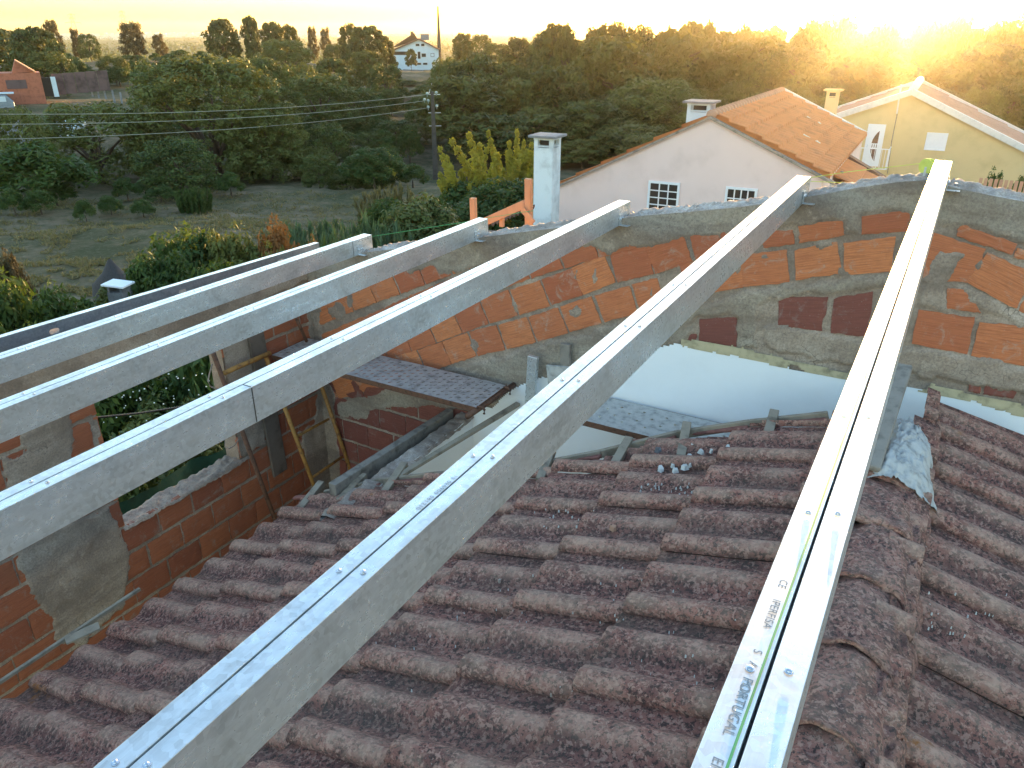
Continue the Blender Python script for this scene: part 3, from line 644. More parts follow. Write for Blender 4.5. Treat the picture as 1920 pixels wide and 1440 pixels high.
gd=zq(1280,480,3,[[(92,492),(305,508),(302,345),(95,355)],[(535,392),(785,422),(818,230),(540,230)],[(832,432),(1035,455),(1075,200),(850,235)],[(-60,480),(70,490),(80,440),(-60,430)]])+zq(1660,300,3.6,[[(560,1560),(640,1575),(645,1520),(570,1500)],[(660,1580),(860,1610),(900,1535),(670,1520)],[(1000,1640),(1300,1700),(1300,1640),(1010,1590)]])
# weathered lower courses in the corner
for k in range(9):
    z=-3.55-.243*(k-1); gd+=course([(XL,z+.02),(-3.2,z-.01)],.225,.32,(.2,.7)[k%2],rg=rg)
def gmask(u,v,e): return v<ztop(u)+.01
hfield('mortar_face',M['mortar'],-5.3,3.0,620,-6.2,lambda u:ztop(u),330,GW,patches,gable,None,seed=2,tintp=[low,low2,gp and band])
gq=[]
for q in gc:
    q=np.array([list(map(float,c)) for c in q]); q[:,1]=np.minimum(q[:,1],[float(ztop(x))-.05 for x in q[:,0]])
    if q[3,1]-q[0,1]>.05 and q[2,1]-q[1,1]>.05: gq.append(q)
brick_mesh('bricks',gq,GW,M['brick'],gable,seed=3)
brick_mesh('dusty_bricks',gd,GW,M['brick_dull'],gable,seed=4)
# body and lumpy coping on the back edge
b=MB(); n_=len(topx); bk=.20
b.prism([(x,G+.012,z-.012) for x,z in zip(topx,topz)]+[(3.0,G+.012,-7.4),(-5.3,G+.012,-7.4)],(0,bk,0)); b.build('wall_core',M['concrete'],gable)
nu,nv=700,14; u=np.linspace(-4.40,3.0,nu); t=np.linspace(0,1,nv); U,Tt=np.meshgrid(u,t)
Z0=ztop(U); prof=np.sin(np.clip((Tt-.20)/.8,0,1)*math.pi*.62)*.020*(.45+.9*fbm(U*3,Tt*2,12,3))
Yc=G-.004+Tt*(bk+.035)+(fbm(U*16,Tt*3,14,3)-.45)*.018; Zc=Z0-.006+prof+(fbm(U*30,Tt*9,15,5)-.45)*.05*np.clip(Tt*5,0,1); Zc[-1]-=.16
for bx in (-4.37,-3.19,-2.0,-.85,-.07): Zc-=np.where(np.abs(U-bx)<.07,np.maximum(prof,0)*.9,0)
V=np.stack([U,Yc,Zc],-1).reshape(-1,3); i,j=np.meshgrid(np.arange(nv-1),np.arange(nu-1),indexing='ij')
mesh_np('coping',V,np.stack([i*nu+j,i*nu+j+1,(i+1)*nu+j+1,(i+1)*nu+j],-1).reshape(-1,4),M['cap'],gable,True,attrs={'tint':np.zeros(nu*nv)})
# limewashed part of the gable, once the wall of the room under the old roof
wp=[gp(*p) for p in [(925,765),(950,735),(985,718),(1040,700),(1110,672),(1180,655),(1236,650),(1262,643),(1290,644),(1330,652),(1400,668),(1480,688),(1560,702),(1640,714),(1700,722),(1760,733),(1830,750),(1930,778),(2050,800)]]+[(3.0,-2.3),(3.0,-6.2),(-3.3,-6.2),(-3.3,-3.0)]
hfield('limewashed_face',M['white'],-3.35,3.0,420,-6.2,lambda u:np.full(np.shape(u),-1.98),260,lambda u,v,h:GW(u,v,h+.020),[],gable,lambda u,v,e:(sdist(u,v,wp)+e*.35)>0,amp=.0012,seed=31)
ys=[gp(*p) for p in [(1275,632),(1330,640),(1400,652),(1480,673),(1560,690),(1640,702),(1700,708),(1760,722),(1850,742),(1930,760),(1930,782),(1830,754),(1700,726),(1560,706),(1400,672),(1330,656),(1280,648)]]
hfield('yellowed_strip',M['yellow_strip'],-1.6,1.6,260,-2.35,lambda u:np.full(np.shape(u),-1.95),34,lambda u,v,h:GW(u,v,h+.024),[],gable,lambda u,v,e:((sdist(u,v,ys)+e*.4)>0)&(fbm(u*5,v*5,77)>.36),amp=.003,seed=33)
# ---- left wall
left=tag(empty('left_wall'),'brick side wall with a window opening and a concrete ring beam, at the left','wall')
LWf=lambda u,v,h: np.stack([np.full(np.shape(u),XL)+h,u,v],-1)
WY0,WY1,WZ0,WZ1=2.88,4.06,-3.56,-2.20
opening=lambda u,v:(u>WY0)&(u<WY1)&(v>WZ0)&(v<WZ1)
zc=lambda x0,y0,s,L:[lp(x0+x/s,y0+y/s) for x,y in L]
pL=[zc(0,560,3.6,[(130,860),(440,740),(480,1000),(475,1080),(170,1240),(70,1240),(40,1090),(210,1030),(130,930)]),
    zc(0,960,3,[(100,170),(600,-10),(700,200),(715,300),(690,520),(500,660),(480,740),(340,720),(300,600),(210,480),(110,280)]),
    zc(560,440,4.36,[(70,600),(120,590),(190,880),(90,860)]),zc(360,540,3.6,[(850,600),(960,640),(990,900),(960,1300),(870,1330),(860,1100),(805,1000),(840,850)]),
    [(4.06,-2.2),(4.34,-2.2),(4.36,-3.5),(4.05,-3.5)],[(4.8,-3.6),(5.2,-3.6),(5.2,-4.6),(4.9,-4.6)]]
ring=[(-3,-1.9),(5.3,-1.9),(5.3,-2.12),(4.0,-2.19),(2.3,-2.22),(-3,-2.25)]
lc=[]; rg=random.Random(5)
for k in range(11):
    z=-2.325-.245*k-.0; L=.325
    for q in course([(-1.5,z-.245+.02),(5.2,z-.245+.02)],.228,L,(.12,.62)[k%2],rg=rg):
        q=np.array(q)
        if q[:,1].min()>-2.24 or q[:,1].max()>-2.22: continue
        if q[1,0]>WY0+.02 and q[0,0]<WY1-.02 and q[2,1]>WZ0+.03:
            if q[0,0]<WY0-.06: q[1,0]=q[2,0]=WY0-.002
            elif q[1,0]>WY1+.1: q[0,0]=q[3,0]=WY1+.002
            elif q[0,1]<WZ0-.08: q[2,1]=q[3,1]=WZ0-.01
            else: continue
            if q[2,1]<q[1,1]+.04: continue
        lc.append(q)
hfield('mortar_face',M['mortar'],-1.5,5.16,430,-5.6,lambda u:np.full(np.shape(u),-1.925),250,LWf,[(p,.017,.03) for p in pL]+[(ring,.02,.02)],left,lambda u,v,e:~opening(u,v),seed=41,grow=.035)
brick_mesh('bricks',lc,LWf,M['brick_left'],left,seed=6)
b=MB(); T_=.165
for (y0,y1,z0,z1) in [(-1.5,WY0,-7.4,-1.925),(WY1,5.16,-7.4,-1.925),(WY0,WY1,-7.4,WZ0-.004),(WY0,WY1,WZ1,-1.925)]:
    b.box((XL-.012-T_/2,(y0+y1)/2,(z0+z1)/2),(T_-.0,y1-y0,z1-z0))
b.build('wall_core',M['concrete'],left)
b=MB(); b.box((XL-.1,4.9,0),(0.001,.001,.001))
# reveal bricks on the near jamb and rough sill
qs=[]
for k in range(6):
    z=-2.325-.245*k
    if z-.245>WZ0-.2: qs.append([(XL-.16,z-.225),(XL-.005,z-.225),(XL-.005,z),(XL-.16,z)])
brick_mesh('jamb_bricks',qs,lambda u,v,h:np.stack([u,np.full(np.shape(u),WY0)+h,v],-1),M['brick'],left,seed=9)
nu,nv=110,26; U,Vv=np.meshgrid(np.linspace(WY0-.02,WY1+.1,nu),np.linspace(XL-.19,XL+.025,nv)); H=WZ0+.012+(fbm(U*18,Vv*18,51,5)-.45)*.06
H[0]-=.1;H[-1]-=.02; i,j=np.meshgrid(np.arange(nv-1),np.arange(nu-1),indexing='ij')
mesh_np('sill',np.stack([Vv,U,H],-1).reshape(-1,3),np.stack([i*nu+j,i*nu+j+1,(i+1)*nu+j+1,(i+1)*nu+j],-1).reshape(-1,4),M['mortar'],left,True,attrs={'tint':np.zeros(nu*nv)})
nu,nv=330,12; U,Vv=np.meshgrid(np.linspace(-1.5,5.16,nu),np.linspace(XL-.24,XL+.012,nv)); H=-1.925+.012+(fbm(U*8,Vv*9,61,5)-.45)*.035
H[0]-=.2; H[-1]-=.03; i,j=np.meshgrid(np.arange(nv-1),np.arange(nu-1),indexing='ij')
mesh_np('ring_beam_top',np.stack([Vv,U,H],-1).reshape(-1,3),np.stack([i*nu+j,i*nu+j+1,(i+1)*nu+j+1,(i+1)*nu+j],-1).reshape(-1,4),M['concrete'],left,True,attrs={'tint':np.zeros(nu*nv)})
# formwork board beside the window
b=MB(); b.box((XL+.035,4.43,-3.05),(.03,.17,1.65),Matrix.Rotation(R(2),3,'X'))
tag(b.build('formwork_board',M['wood_dark'],bevel=.003),'dark upright board against the brick wall right of the window opening','board')
# partition wall, white on its room side
b=MB(); 
part=tag(empty('partition_wall'),'low partition wall with white inner face and crumbling plaster edge below the upper walkway plank','wall')
hfield('limewashed_face',M['white'],3.3,5.14,120,-6.2,lambda u:-3.11+(fbm(u*8,u*0,71)-.5)*.03,120,lambda u,v,h:np.stack([-3.28+h,u,v],-1),[],part,None,amp=.0012,seed=73)
b.box((-3.35,4.22,-4.7),(.13,1.84,3.12)); b.build('wall_core',M['render_grey'],part)
nu,nv=160,8; U,Vv=np.meshgrid(np.linspace(3.3,5.14,nu),np.linspace(-3.43,-3.265,nv)); H=-3.105+(fbm(U*14,Vv*20,75,4)-.45)*.05; H[0]-=.06;H[-1]-=.03
i,j=np.meshgrid(np.arange(nv-1),np.arange(nu-1),indexing='ij')
mesh_np('plaster_edge',np.stack([Vv+(fbm(U*20,Vv*5,76)-.5)*.03,U,H],-1).reshape(-1,3),np.stack([i*nu+j,i*nu+j+1,(i+1)*nu+j+1,(i+1)*nu+j],-1).reshape(-1,4),M['cap'],part,True,attrs={'tint':np.zeros(nu*nv)})
b=MB(); b.box((-1,2,-6.2),(9,7,.1)); tag(b.build('room_floor',M['render_grey']),kind='structure')
# ---------------------------------------------------------------- steel purlins
WB,HB=.088,.140
YE=5.30
def endpts(near,far,hn):
    f=aty(*far,YE); n=atz(*near,-hn); d=f-n; s=(-1.2-n.y)/d.y
    return n+d*s, f
def cprof(sgn,w,h,lip=.014,t=.0022,in_=0):
    # outline of one C (open side towards -sgn), origin at the outer top corner
    o=[(0,0),(-sgn*w,0),(-sgn*w,-lip),(-sgn*(w-t),-lip),(-sgn*(w-t),-t),(-sgn*t,-t),(-sgn*t,-h+t),(-sgn*(w-t),-h+t),(-sgn*(w-t),-h+lip),(-sgn*w,-h+lip),(-sgn*w,-h),(0,-h)]
    return o
def extrude(b,prof,A,B,close=True):
    A=Vector(A);B=Vector(B);n=len(prof); m=40
    vs=[];fs=[]
    for k in range(m+1):
        P=A.lerp(B,k/m)
        for x,z in prof: vs.append((P.x+x,P.y,P.z+z))
    for k in range(m):
        for i in range(n): fs.append((k*n+i,k*n+(i+1)%n,(k+1)*n+(i+1)%n,(k+1)*n+i))
    b.add(vs,fs)
    # end caps as strips
    for base in (0,m*n):
        for i in range(n//2-1): b.f.append(tuple(len(b.v)-len(vs)+base+q for q in (i,i+1,n-2-i,n-1-i)))
beams=[]
spec=[('B6',(1465,1440),(1786,302),.745,'ridge beam, the rightmost double steel purlin with printed lettering and a green line'),
      ('B5',(302,1440),(1521,331),.985,'double steel purlin crossing the tiles, second from the right'),
      ('B4',(0,957),(1182,377),None,'double steel purlin passing over the scaffold plank, third from the right'),
      ('B3',(0,768),(915,410),None,'double steel purlin third from the left, over the window opening'),
      ('B2',(0,673),(697,440),None,'double steel purlin second from the left, above the ring beam')]
for nm,near,far,hn,lab in spec:
    if hn is None:
        rf=aty(*far,YE); rn=ray(*near); hn=rf.x/(rn.x/-rn.z); hn=abs(hn)
    A,B=endpts(near,far,hn); beams.append((nm,A,B))
    o=tag(empty('steel_beam',A),lab,'steel beam','galvanised purlins across the open roof')
    A0=Vector((0,0,0)); B0=B-A; w=WB/2-.0022
    b=MB(); extrude(b,cprof(1,w,HB),A0,B0); b.build('channel',M['galv'],o,bevel=.0012)
    b=MB(); extrude(b,cprof(-1,w,HB),A0+Vector((-WB,0,.0008)),B0+Vector((-WB,0,.0008))); b.build('channel',M['galv'],o,bevel=.0012)
    L=(B0-A0).length; D=(B0-A0).normalized(); s={'B6':2.015-1.2+.0+1.2,'B5':1.63}.get(nm,.3)
    sp={'B6':.395,'B5':.492}.get(nm,.62)
    while s<L-.15:
        for dx,ds in ((-WB*.25,0),(-WB*.75,-.02)):
            p=A0+D*(s+ds)+Vector((dx,0,.0016)); b=MB()
            b.tube([p,p+Vector((0,0,.0012))],[.0062,.0060],12); b.tube([p+Vector((0,0,.0012)),p+Vector((0,0,.0034)),p+Vector((0,0,.0048))],[.0044,.0038,.0018],10); b.build('screw',M['screw'],o,smooth=False)
        s+=sp
    # bracket at the gable end
    b=MB(); bx=.0035; y=-.17; P=B0+Vector((0,y,0))
    b.box(P+Vector((bx,0,-HB+.04)),(.003,.075,.075)); b.box(P+Vector((bx+.035,0,-HB+.004)),(.07,.075,.003))
    for dy in(-.02,.02): b.tube([P+Vector((bx,dy,-HB+.05)),P+Vector((bx+.010,dy,-HB+.05))],.007,6)
    b.build('bracket',M['galv'],o,bevel=.0008)
    if nm=='B6':
        m=Matrix((-D,Vector((1,0,0)),(-D).cross(Vector((1,0,0))))).transposed()
        for word,(wx_,wy_),sz in (('CE',(1465,1092),.016),('IPERFISA',(1457,1130),.016),('S',(1424,1224),.016),('A',(1417,1247),.016),('PORTUGAL',(1408,1277),.018),('EN1090',(1352,1425),.018)):
            zt_=B.z+(A.z-B.z)*.72; yy_=atz(wx_,wy_,zt_).y
            crv=bpy.data.curves.new('lettering','FONT'); crv.body=word; crv.size=sz; crv.space_character=1.1; crv.offset=.0001
            t=link(bpy.data.objects.new('lettering',crv)); t.parent=o; crv.materials.append(M['ink'])
            t.location=A0+D*((yy_-A.y)/D.y)+Vector((-WB*.79,0,.0022)); t.rotation_euler=m.to_euler()
        b=MB(); p0=A0+Vector((-WB*.5-.0085,0,.0021)); p1=p0+D*(L*.55); q=Vector((.0016,0,0)); b.quad(p0-q,p0+q,p1+q,p1-q); b.build('green_line',M['green_paint'],o)
    if nm=='B5':
        crv=bpy.data.curves.new('lettering','FONT'); crv.body='10 0E0900 081210'; crv.size=.016; crv.space_character=1.3
        t=link(bpy.data.objects.new('lettering',crv)); t.parent=o; crv.materials.append(M['ink'])
        base=A0+D*((1.30-A.y)/D.y)+Vector((-WB*.66,0,.0022)); t.location=base
        m=Matrix((-D,Vector((1,0,0)),(-D).cross(Vector((1,0,0))))).transposed(); t.rotation_euler=m.to_euler()
    if nm in('B4','B2'):   # butt joint line
        s=( .44 if nm=='B4' else .90); px_,py_={'B4':(472,730),'B2':(661,452)}[nm]
        yj=atx(px_,py_,A.x+(B.x-A.x)*.5).y
        P=A0+D*((yj-A.y)/D.y); b=MB(); b.box(P+Vector((.0006,0,-HB/2)),(.0012,.004,HB-.006)); b.box(P+Vector((-w/2,0,.0006)),(w-.004,.003,.0012)); b.build('joint_gap',M['black'],o)
# leftmost single channel with service holes, web towards the room
f=aty(598,455,YE-.02); rn=ray(0,633); hn=abs(f.x/(rn.x/-rn.z)); n=atz(0,633,-hn); d=f-n; A=n+d*((-1.2-n.y)/d.y); B=f
o=tag(empty('steel_beam',A),'single steel channel with oval holes in its web, leftmost of the purlins','steel beam','galvanised purlins across the open roof')
L=(B-A).length; D=(B-A).normalized(); H1=.125; holes=[]
for px_,py_ in [(102,621),(342,543),(525,486)]:
    q=atx(px_,py_,A.x); holes.append((q.y-A.y)/D.y)
sp=holes[1]-holes[0]; holes=[holes[0]-sp*k for k in (1,2,3,4,5) if holes[0]-sp*k>.1]+holes; holes.sort()
b=MB(); tw=.002
def webpt(s,z): p=D*s; return Vector((p.x,p.y,p.z-H1/2+z))
prev=0
for hs in holes:
    a0,a1=hs-.07,hs+.07
    b.quad(webpt(prev,-H1/2),webpt(a0,-H1/2),webpt(a0,H1/2),webpt(prev,H1/2)); prev=a1
    K=24; cir=[(hs+(.018 if math.cos(t)>0 else -.018)+.017*math.cos(t),.017*math.sin(t)) for t in [2*math.pi*(k+.5)/K for k in range(K)]]
    def outer(x,z):
        dx,dz=x-hs,z; m_=max(abs(dx)/.07,abs(dz)/(H1/2)); return (hs+dx/m_,dz/m_)
    vs=[];
    for x,z in cir: vs.append(webpt(x,z)); vs.append(webpt(*outer(x,z)))
    n0=len(b.v); b.add(vs,[(2*k,2*k+1,(2*k+3)%(2*K),(2*k+2)%(2*K)) for k in range(K)])
    for sx in(-1,1):
        for sz in(-1,1):   # corner fill
            cs=[outer(x,z) for x,z in cir if (x-hs)*sx>0 and z*sz>0]
            on_v=[c for c in cs if abs(abs(c[0]-hs)-.07)<1e-6]; on_h=[c for c in cs if abs(abs(c[1])-H1/2)<1e-6]
            if on_v and on_h:
                v1=max(on_v,key=lambda c:abs(c[1])); h1=max(on_h,key=lambda c:abs(c[0]-hs)); b.add([webpt(*v1),webpt(hs+sx*.07,sz*H1/2),webpt(*h1)],[(0,1,2)])
b.quad(webpt(prev,-H1/2),webpt(L,-H1/2),webpt(L,H1/2),webpt(prev,H1/2))
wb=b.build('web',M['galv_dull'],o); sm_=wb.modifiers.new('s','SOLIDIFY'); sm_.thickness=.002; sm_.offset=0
for nm_,zz in (('flange',0),('flange',-H1)):
    b=MB(); b.prism([(-.05,0,zz),(.0012,0,zz),(.0012,0,zz-.002),(-.05,0,zz-.002)],D*L); 
    b.prism([(-.05,0,zz),(-.0485,0,zz),(-.0485,0,zz+(.014 if zz<0 else -.014)),(-.05,0,zz+(.014 if zz<0 else -.014))],D*L); b.build(nm_,M['galv'],o)
# ---------------------------------------------------------------- old tiled roof
roof=tag(empty('old_tiled_roof',(0,0,0)),'old weathered brown tiled roof below the new steel purlins','roof')
TAN=math.tan(R(20)); Z0=-1.945
def tile_field(name,side,x0,x1s,exp,y0,y1,off,seed):
    rg=np.random.default_rng(seed); VV=[];FF=[];cr=[];rn=[];base=0; PW=.468; nv_,nu_=44,9; th=.024
    Lx=exp
    k=0
    for ci,xe in enumerate(x1s):           # xe = lower end of the course (distance from ridge, positive)
        y=off-PW*(0 if True else .5)
        while y>y0-PW: y-=PW
        while y<y1:
            jy=rg.normal()*.003; jr=rg.normal()*.006; jz=abs(rg.normal())*.003; rr=rg.random(); jx=rg.normal()*.006
            v=np.linspace(0,1,nv_); u=np.linspace(0,1,nu_); U,Vv=np.meshgrid(u,v)   # u along slope from upper to lower end, v across
            yy=v*PW*1.02
            def roll(c,wd,hh,q): 
                t=np.clip((np.abs(q-c)/wd-.16)/.84,0,1); return hh*(.5+.5*np.cos(math.pi*t))**.75
            h=roll(.070,.090,.052,yy)+roll(.070+PW/2,.094,.050,yy)+.003
            h=np.where(yy<.070,np.maximum(h,.034+.034*np.clip(yy/.045,0,1)**.6),h)      # free edge of the side lap
            h=h+np.clip((yy-(PW-.03))/.04,0,1)*.006
            crest=np.clip(h/.055,0,1)
            Hh=np.repeat(h[:,None],nu_,1)
            xd=xe-Lx*1.05+U*Lx*1.05+jx                # distance down from the ridge (horizontal)
            zz=Z0-TAN*xd+Hh-.010+.064*U+jz+jr*(Vv-.5)*U
            zz=zz+(fbm((y+yy[:,None]+0*U)*14,xd*14,seed,3)-.45)*.006-.018*np.sin(math.pi*np.clip((y-y0)/(y1-y0),0,1))*np.clip(xd/3.5,0,1)
            Yg=y+yy[:,None]+0*U+jy
            top=np.stack([side*xd,Yg,zz],-1); nn=top.copy(); 
            # lower end face (thickness) and underside lip
            low_=top[:,-1].copy(); low_[:,0]+=side*.004; low_[:,2]-=.006
            low2_=top[:,-1].copy(); low2_[:,2]-=th+.006; low2_[:,0]-=side*.002
            sid=top[0].copy(); sid[:,2]-=th; sid[:,1]+=.003
            P=np.concatenate([top.reshape(-1,3),low_,low2_,sid]); n0=nv_*nu_
            i,j=np.meshgrid(np.arange(nv_-1),np.arange(nu_-1),indexing='ij')
            f=[np.stack([i*nu_+j,i*nu_+j+1,(i+1)*nu_+j+1,(i+1)*nu_+j],-1).reshape(-1,4)]
            ii=np.arange(nv_-1); f.append(np.stack([ii*nu_+nu_-1,n0+ii,n0+ii+1,(ii+1)*nu_+nu_-1],-1)); f.append(np.stack([n0+ii,n0+nv_+ii,n0+nv_+ii+1,n0+ii+1],-1))
            jj=np.arange(nu_-1); s0=n0+2*nv_; f.append(np.stack([jj,s0+jj,s0+jj+1,jj+1],-1))
            VV.append(P); FF.append(np.concatenate(f)+base); base+=len(P)
            cr.append(np.concatenate([np.repeat(crest,nu_),crest*.8,crest*.2,np.full(nu_,.5)])); rn.append(np.full(len(P),rr)); k+=1
            y+=PW
    return mesh_np(name,np.concatenate(VV),np.concatenate(FF),M['tile'],roof,True,attrs=dict(crest=np.concatenate(cr),rnd=np.concatenate(rn)))
LX=[.318+.508*k for k in range(0,8)]
TE=lambda x:0
# far edge of the tiles steps nearer to the eave
def far_edge(xd): return float(np.interp(xd,[.3,.7,1.14,1.7,2.0,3.16,3.5,4.0],[4.28,4.27,4.22,3.95,3.86,3.80,3.74,3.5]))
xs=LX
for ci,xe in enumerate(xs): 
    pass
P_=.468
yoff=float(atz(640+590/3,960+555/3,-1.87*2.317/2).y) if False else None
lat=aty(640+1590/3,960+555/3,1)
yA=1.87/2*2.552    # measured step between two tiles
o=tile_field('tile_slope',-1,0,xs,.508,-.6,4.36,yA-.0,11)
# trim tiles beyond the stepped far edge
me=o.data; co=np.empty(len(me.vertices)*3,dtype=np.float32); me.vertices.foreach_get('co',co); co=co.reshape(-1,3)
bm=bmesh.new(); bm.from_mesh(me); bm.verts.ensure_lookup_table()
kill=[f for f in bm.faces if f.calc_center_median().y>far_edge(-f.calc_center_median().x) or f.calc_center_median().x>-.09]
bmesh.ops.delete(bm,geom=kill,context='FACES'); bm.to_mesh(me); bm.free()
RX=[.20+.505*k for k in range(0,6)]
o=tile_field('tile_slope',1,0,RX,.505,-.6,4.52,1.87/2*2.552+.10,12)
me=o.data; bm=bmesh.new(); bm.from_mesh(me); bmesh.ops.delete(bm,geom=[f for f in bm.faces if f.calc_center_median().x<.10],context='FACES'); bm.to_mesh(me); bm.free()
b=MB()
for sgn in(-1,1):
    xe=4.0 if sgn<0 else 2.9; b.add([(0,-.6,Z0-.03),(0,4.2,Z0-.03),(sgn*xe,3.5 if sgn<0 else 4.4,Z0-.03-TAN*xe),(sgn*xe,-.6,Z0-.03-TAN*xe)],[(0,1,2,3)])
dk=b.build('roof_deck',M['wood_dark'],roof)
# fresh edges of the cut tiles along the far verge
b=MB()
xp=np.arange(.35,3.9,.42)
for x in xp:
    y=far_edge(x)+.045; x2=x+.36
    b.box((-(x+x2)/2,y,Z0-TAN*(x+x2)/2+.028),(.37,.05,.022),Matrix.Rotation(math.atan(TAN),3,'Y').inverted())
b.build('cut_tile_edge',M['tile_edge'],roof,bevel=.008)
# ridge caps bedded in mortar
rg=random.Random(2)
nu,nv=26,12
y=-.6;k=0
while y<3.62:
    L=.40; r0,r1=.150,.128; V=[];cx=.015+rg.uniform(-.008,.008)
    for i in range(nv):
        s=i/(nv-1); r=r0*(1-s)+r1*s
        for j_ in range(nu):
            t=math.pi*(j_/(nu-1))*1.06-.03*math.pi; 
            V.append((cx+1.0*r*math.cos(t),y+s*(L+.05)+.05*math.sin(t),Z0+.0+r*.60*math.sin(t)**.8+.012*(1-s) if 0<t<math.pi else Z0-.02))
    n0=len(V)
    for j_ in range(nu): v_=V[j_]; V.append((v_[0]*.96,v_[1]+.002,v_[2]-.018))
    F=[[i*nu+j_,i*nu+j_+1,(i+1)*nu+j_+1,(i+1)*nu+j_] for i in range(nv-1) for j_ in range(nu-1)]+[[j_,n0+j_,n0+j_+1,j_+1] for j_ in range(nu-1)]
    V=np.array(V); nz=fbm(V[:,0]*14+y*3,V[:,1]*14,91+k,3)-.45; V[:,2]+=nz*.07; V[:,0]+=(fbm(V[:,1]*12,V[:,2]*12+y,92,3)-.45)*.02
    cr=np.clip((V[:,2]-(Z0-.05))/.15,0,1)
    mesh_np('ridge_tile',V,F,M['tile'],roof,True,attrs=dict(crest=cr*.8,rnd=np.full(len(V),rg.random()))); y+=L;k+=1
for sgn in(-1,1):
    nu_,nv_=260,9; U,Vv=np.meshgrid(np.linspace(-.6,4.0,nu_),np.linspace(0,1,nv_)); X=sgn*(.12+.11*Vv+(fbm(U*7,Vv*2,95,3)-.45)*.05)
    Zz=Z0+.055-TAN*np.abs(X)+.04*np.sin(math.pi*np.clip(1-Vv,0,1)*.6)+(fbm(U*16,Vv*6,96,4)-.45)*.06; Zz[-1]-=.05
    i,j=np.meshgrid(np.arange(nv_-1),np.arange(nu_-1),indexing='ij')
    mesh_np('ridge_mortar',np.stack([X,U,Zz],-1).reshape(-1,3),np.stack([i*nu_+j,i*nu_+j+1,(i+1)*nu_+j+1,(i+1)*nu_+j],-1).reshape(-1,4),M['tile'],roof,True,attrs=dict(crest=np.full(nu_*nv_,.45),rnd=np.full(nu_*nv_,.9)))
# verge board following the far end of the tiles + battens poking out
def rz(xd): return Z0-TAN*xd
b=MB(); pts=[(x,far_edge(x)+.15) for x in np.linspace(.35,3.75,9)]
for (xa,ya),(xb,yb) in zip(pts[:-1],pts[1:]): b.bar((-xa,ya-.06,rz(xa)+.035),(-xb,yb-.06,rz(xb)+.035),.030,.055)
tag(b.build('verge_board',M['wood'],bevel=.003),'long weathered board following the cut far edge of the old tiles','board')
for i,(px_,py_) in enumerate([(1435,790),(1283,818),(1157,845),(1030,862),(850,892),(745,892),(665,905),(590,925)]):
    r=ray(px_,py_); s=(-1.89)/(r.z-TAN*r.x); p=r*s; b=MB(); L=.20+.05*(i%3)
    b.bar((p.x+.06,p.y-.25,p.z-.012),(p.x+(-.02 if i%2 else .03),p.y+L*.42,p.z+.03),.055,.05); 
    b.build('batten_end',M['wood'],bevel=.004); o_=bpy.context.scene.objects[-1] if False else None
bl=[o for o in bpy.data.objects if o.name.startswith('batten_end')]
names=['nearest the ridge beam, standing proud above the white wall','second from the ridge beam, beside the lower perforated plank','third from the ridge beam, under the second purlin','fourth from the ridge beam, hidden half under the second purlin','fifth from the ridge beam, left of the second purlin','sixth from the ridge beam, by the loose diagonal lath','seventh, where the heavy timber meets the tiles','leftmost, beside the scaffold foot']
for o,nm in zip(bl,names): tag(o,'short weathered batten end '+nm,'batten','batten ends along the cut roof edge')
for o in bl: o.name='batten'
# heavy timber, loose laths
b=MB(); a_=atz(655,908,-3.14); c_=aty(880,765,5.1); b.bar((-3.58,3.62,-3.17),(-3.50,5.1,-3.17),.07,.17); tag(b.build('timber_beam',M['wood_grey'],bevel=.006),'heavy grey timber running from the tiles to the gable under the upper plank','timber')
b=MB(); p0=atx(748,893,-3.16); p1=aty(972,757,5.09); b.bar(p0,p1,.045,.028); tag(b.build('lath',M['wood'],bevel=.002),'thin brown lath lying diagonally against the white partition face','lath')
b=MB(); p0=atx(640,912,-3.75); b.bar(p0,p0+Vector((.55,.12,.13)),.06,.02); tag(b.build('lath',M['wood_grey'],bevel=.002),'short pale lath at the foot of the heavy timber','lath')
b=MB(); p0=aty(990,780,5.02); p1=aty(1000,668,5.02); b.bar(p0-Vector((0,0,.25)),p1,.085,.04,up=(0,1,0)); tag(b.build('steel_offcut',M['galv'],bevel=.003),'upright galvanised offcut leaning on the gable between two purlins','steel offcut')
b=MB(); p0=aty(1062,690,5.08); p1=aty(1060,645,5.08); b.bar(p0-Vector((0,0,.12)),p1,.085,.03,up=(0,1,0)); tag(b.build('wooden_stake',M['wood_grey'],bevel=.003),'weathered wooden stub standing at the gable behind the second purlin','stake')
b=MB(); p0=aty(1060,740,5.06); p1=aty(1050,686,5.06); b.bar(p0-Vector((0,0,.2)),p1,.24,.02,up=(0,1,0)); tag(b.build('paint_splashed_board',M['cement_dust'],bevel=.003),'paint splashed board against the white wall behind the second purlin','board')
b=MB()
p0=atz(262,1128,-3.36); p1=atz(80,1256,-3.40); b.bar((-4.17,-.6,-3.41),(-4.17,2.35,-3.39),.022,.022); tag(b.build('lath',M['wood'],bevel=.002),'thin pale lath running along the eave beside the left wall','lath')
b=MB(); b.bar((-4.07,1.78,-3.33),(-3.99,1.95,-3.31),.07,.012); tag(b.build('wood_chip',M['wood']),'small pale wood chip by the eave lath','wood chip')
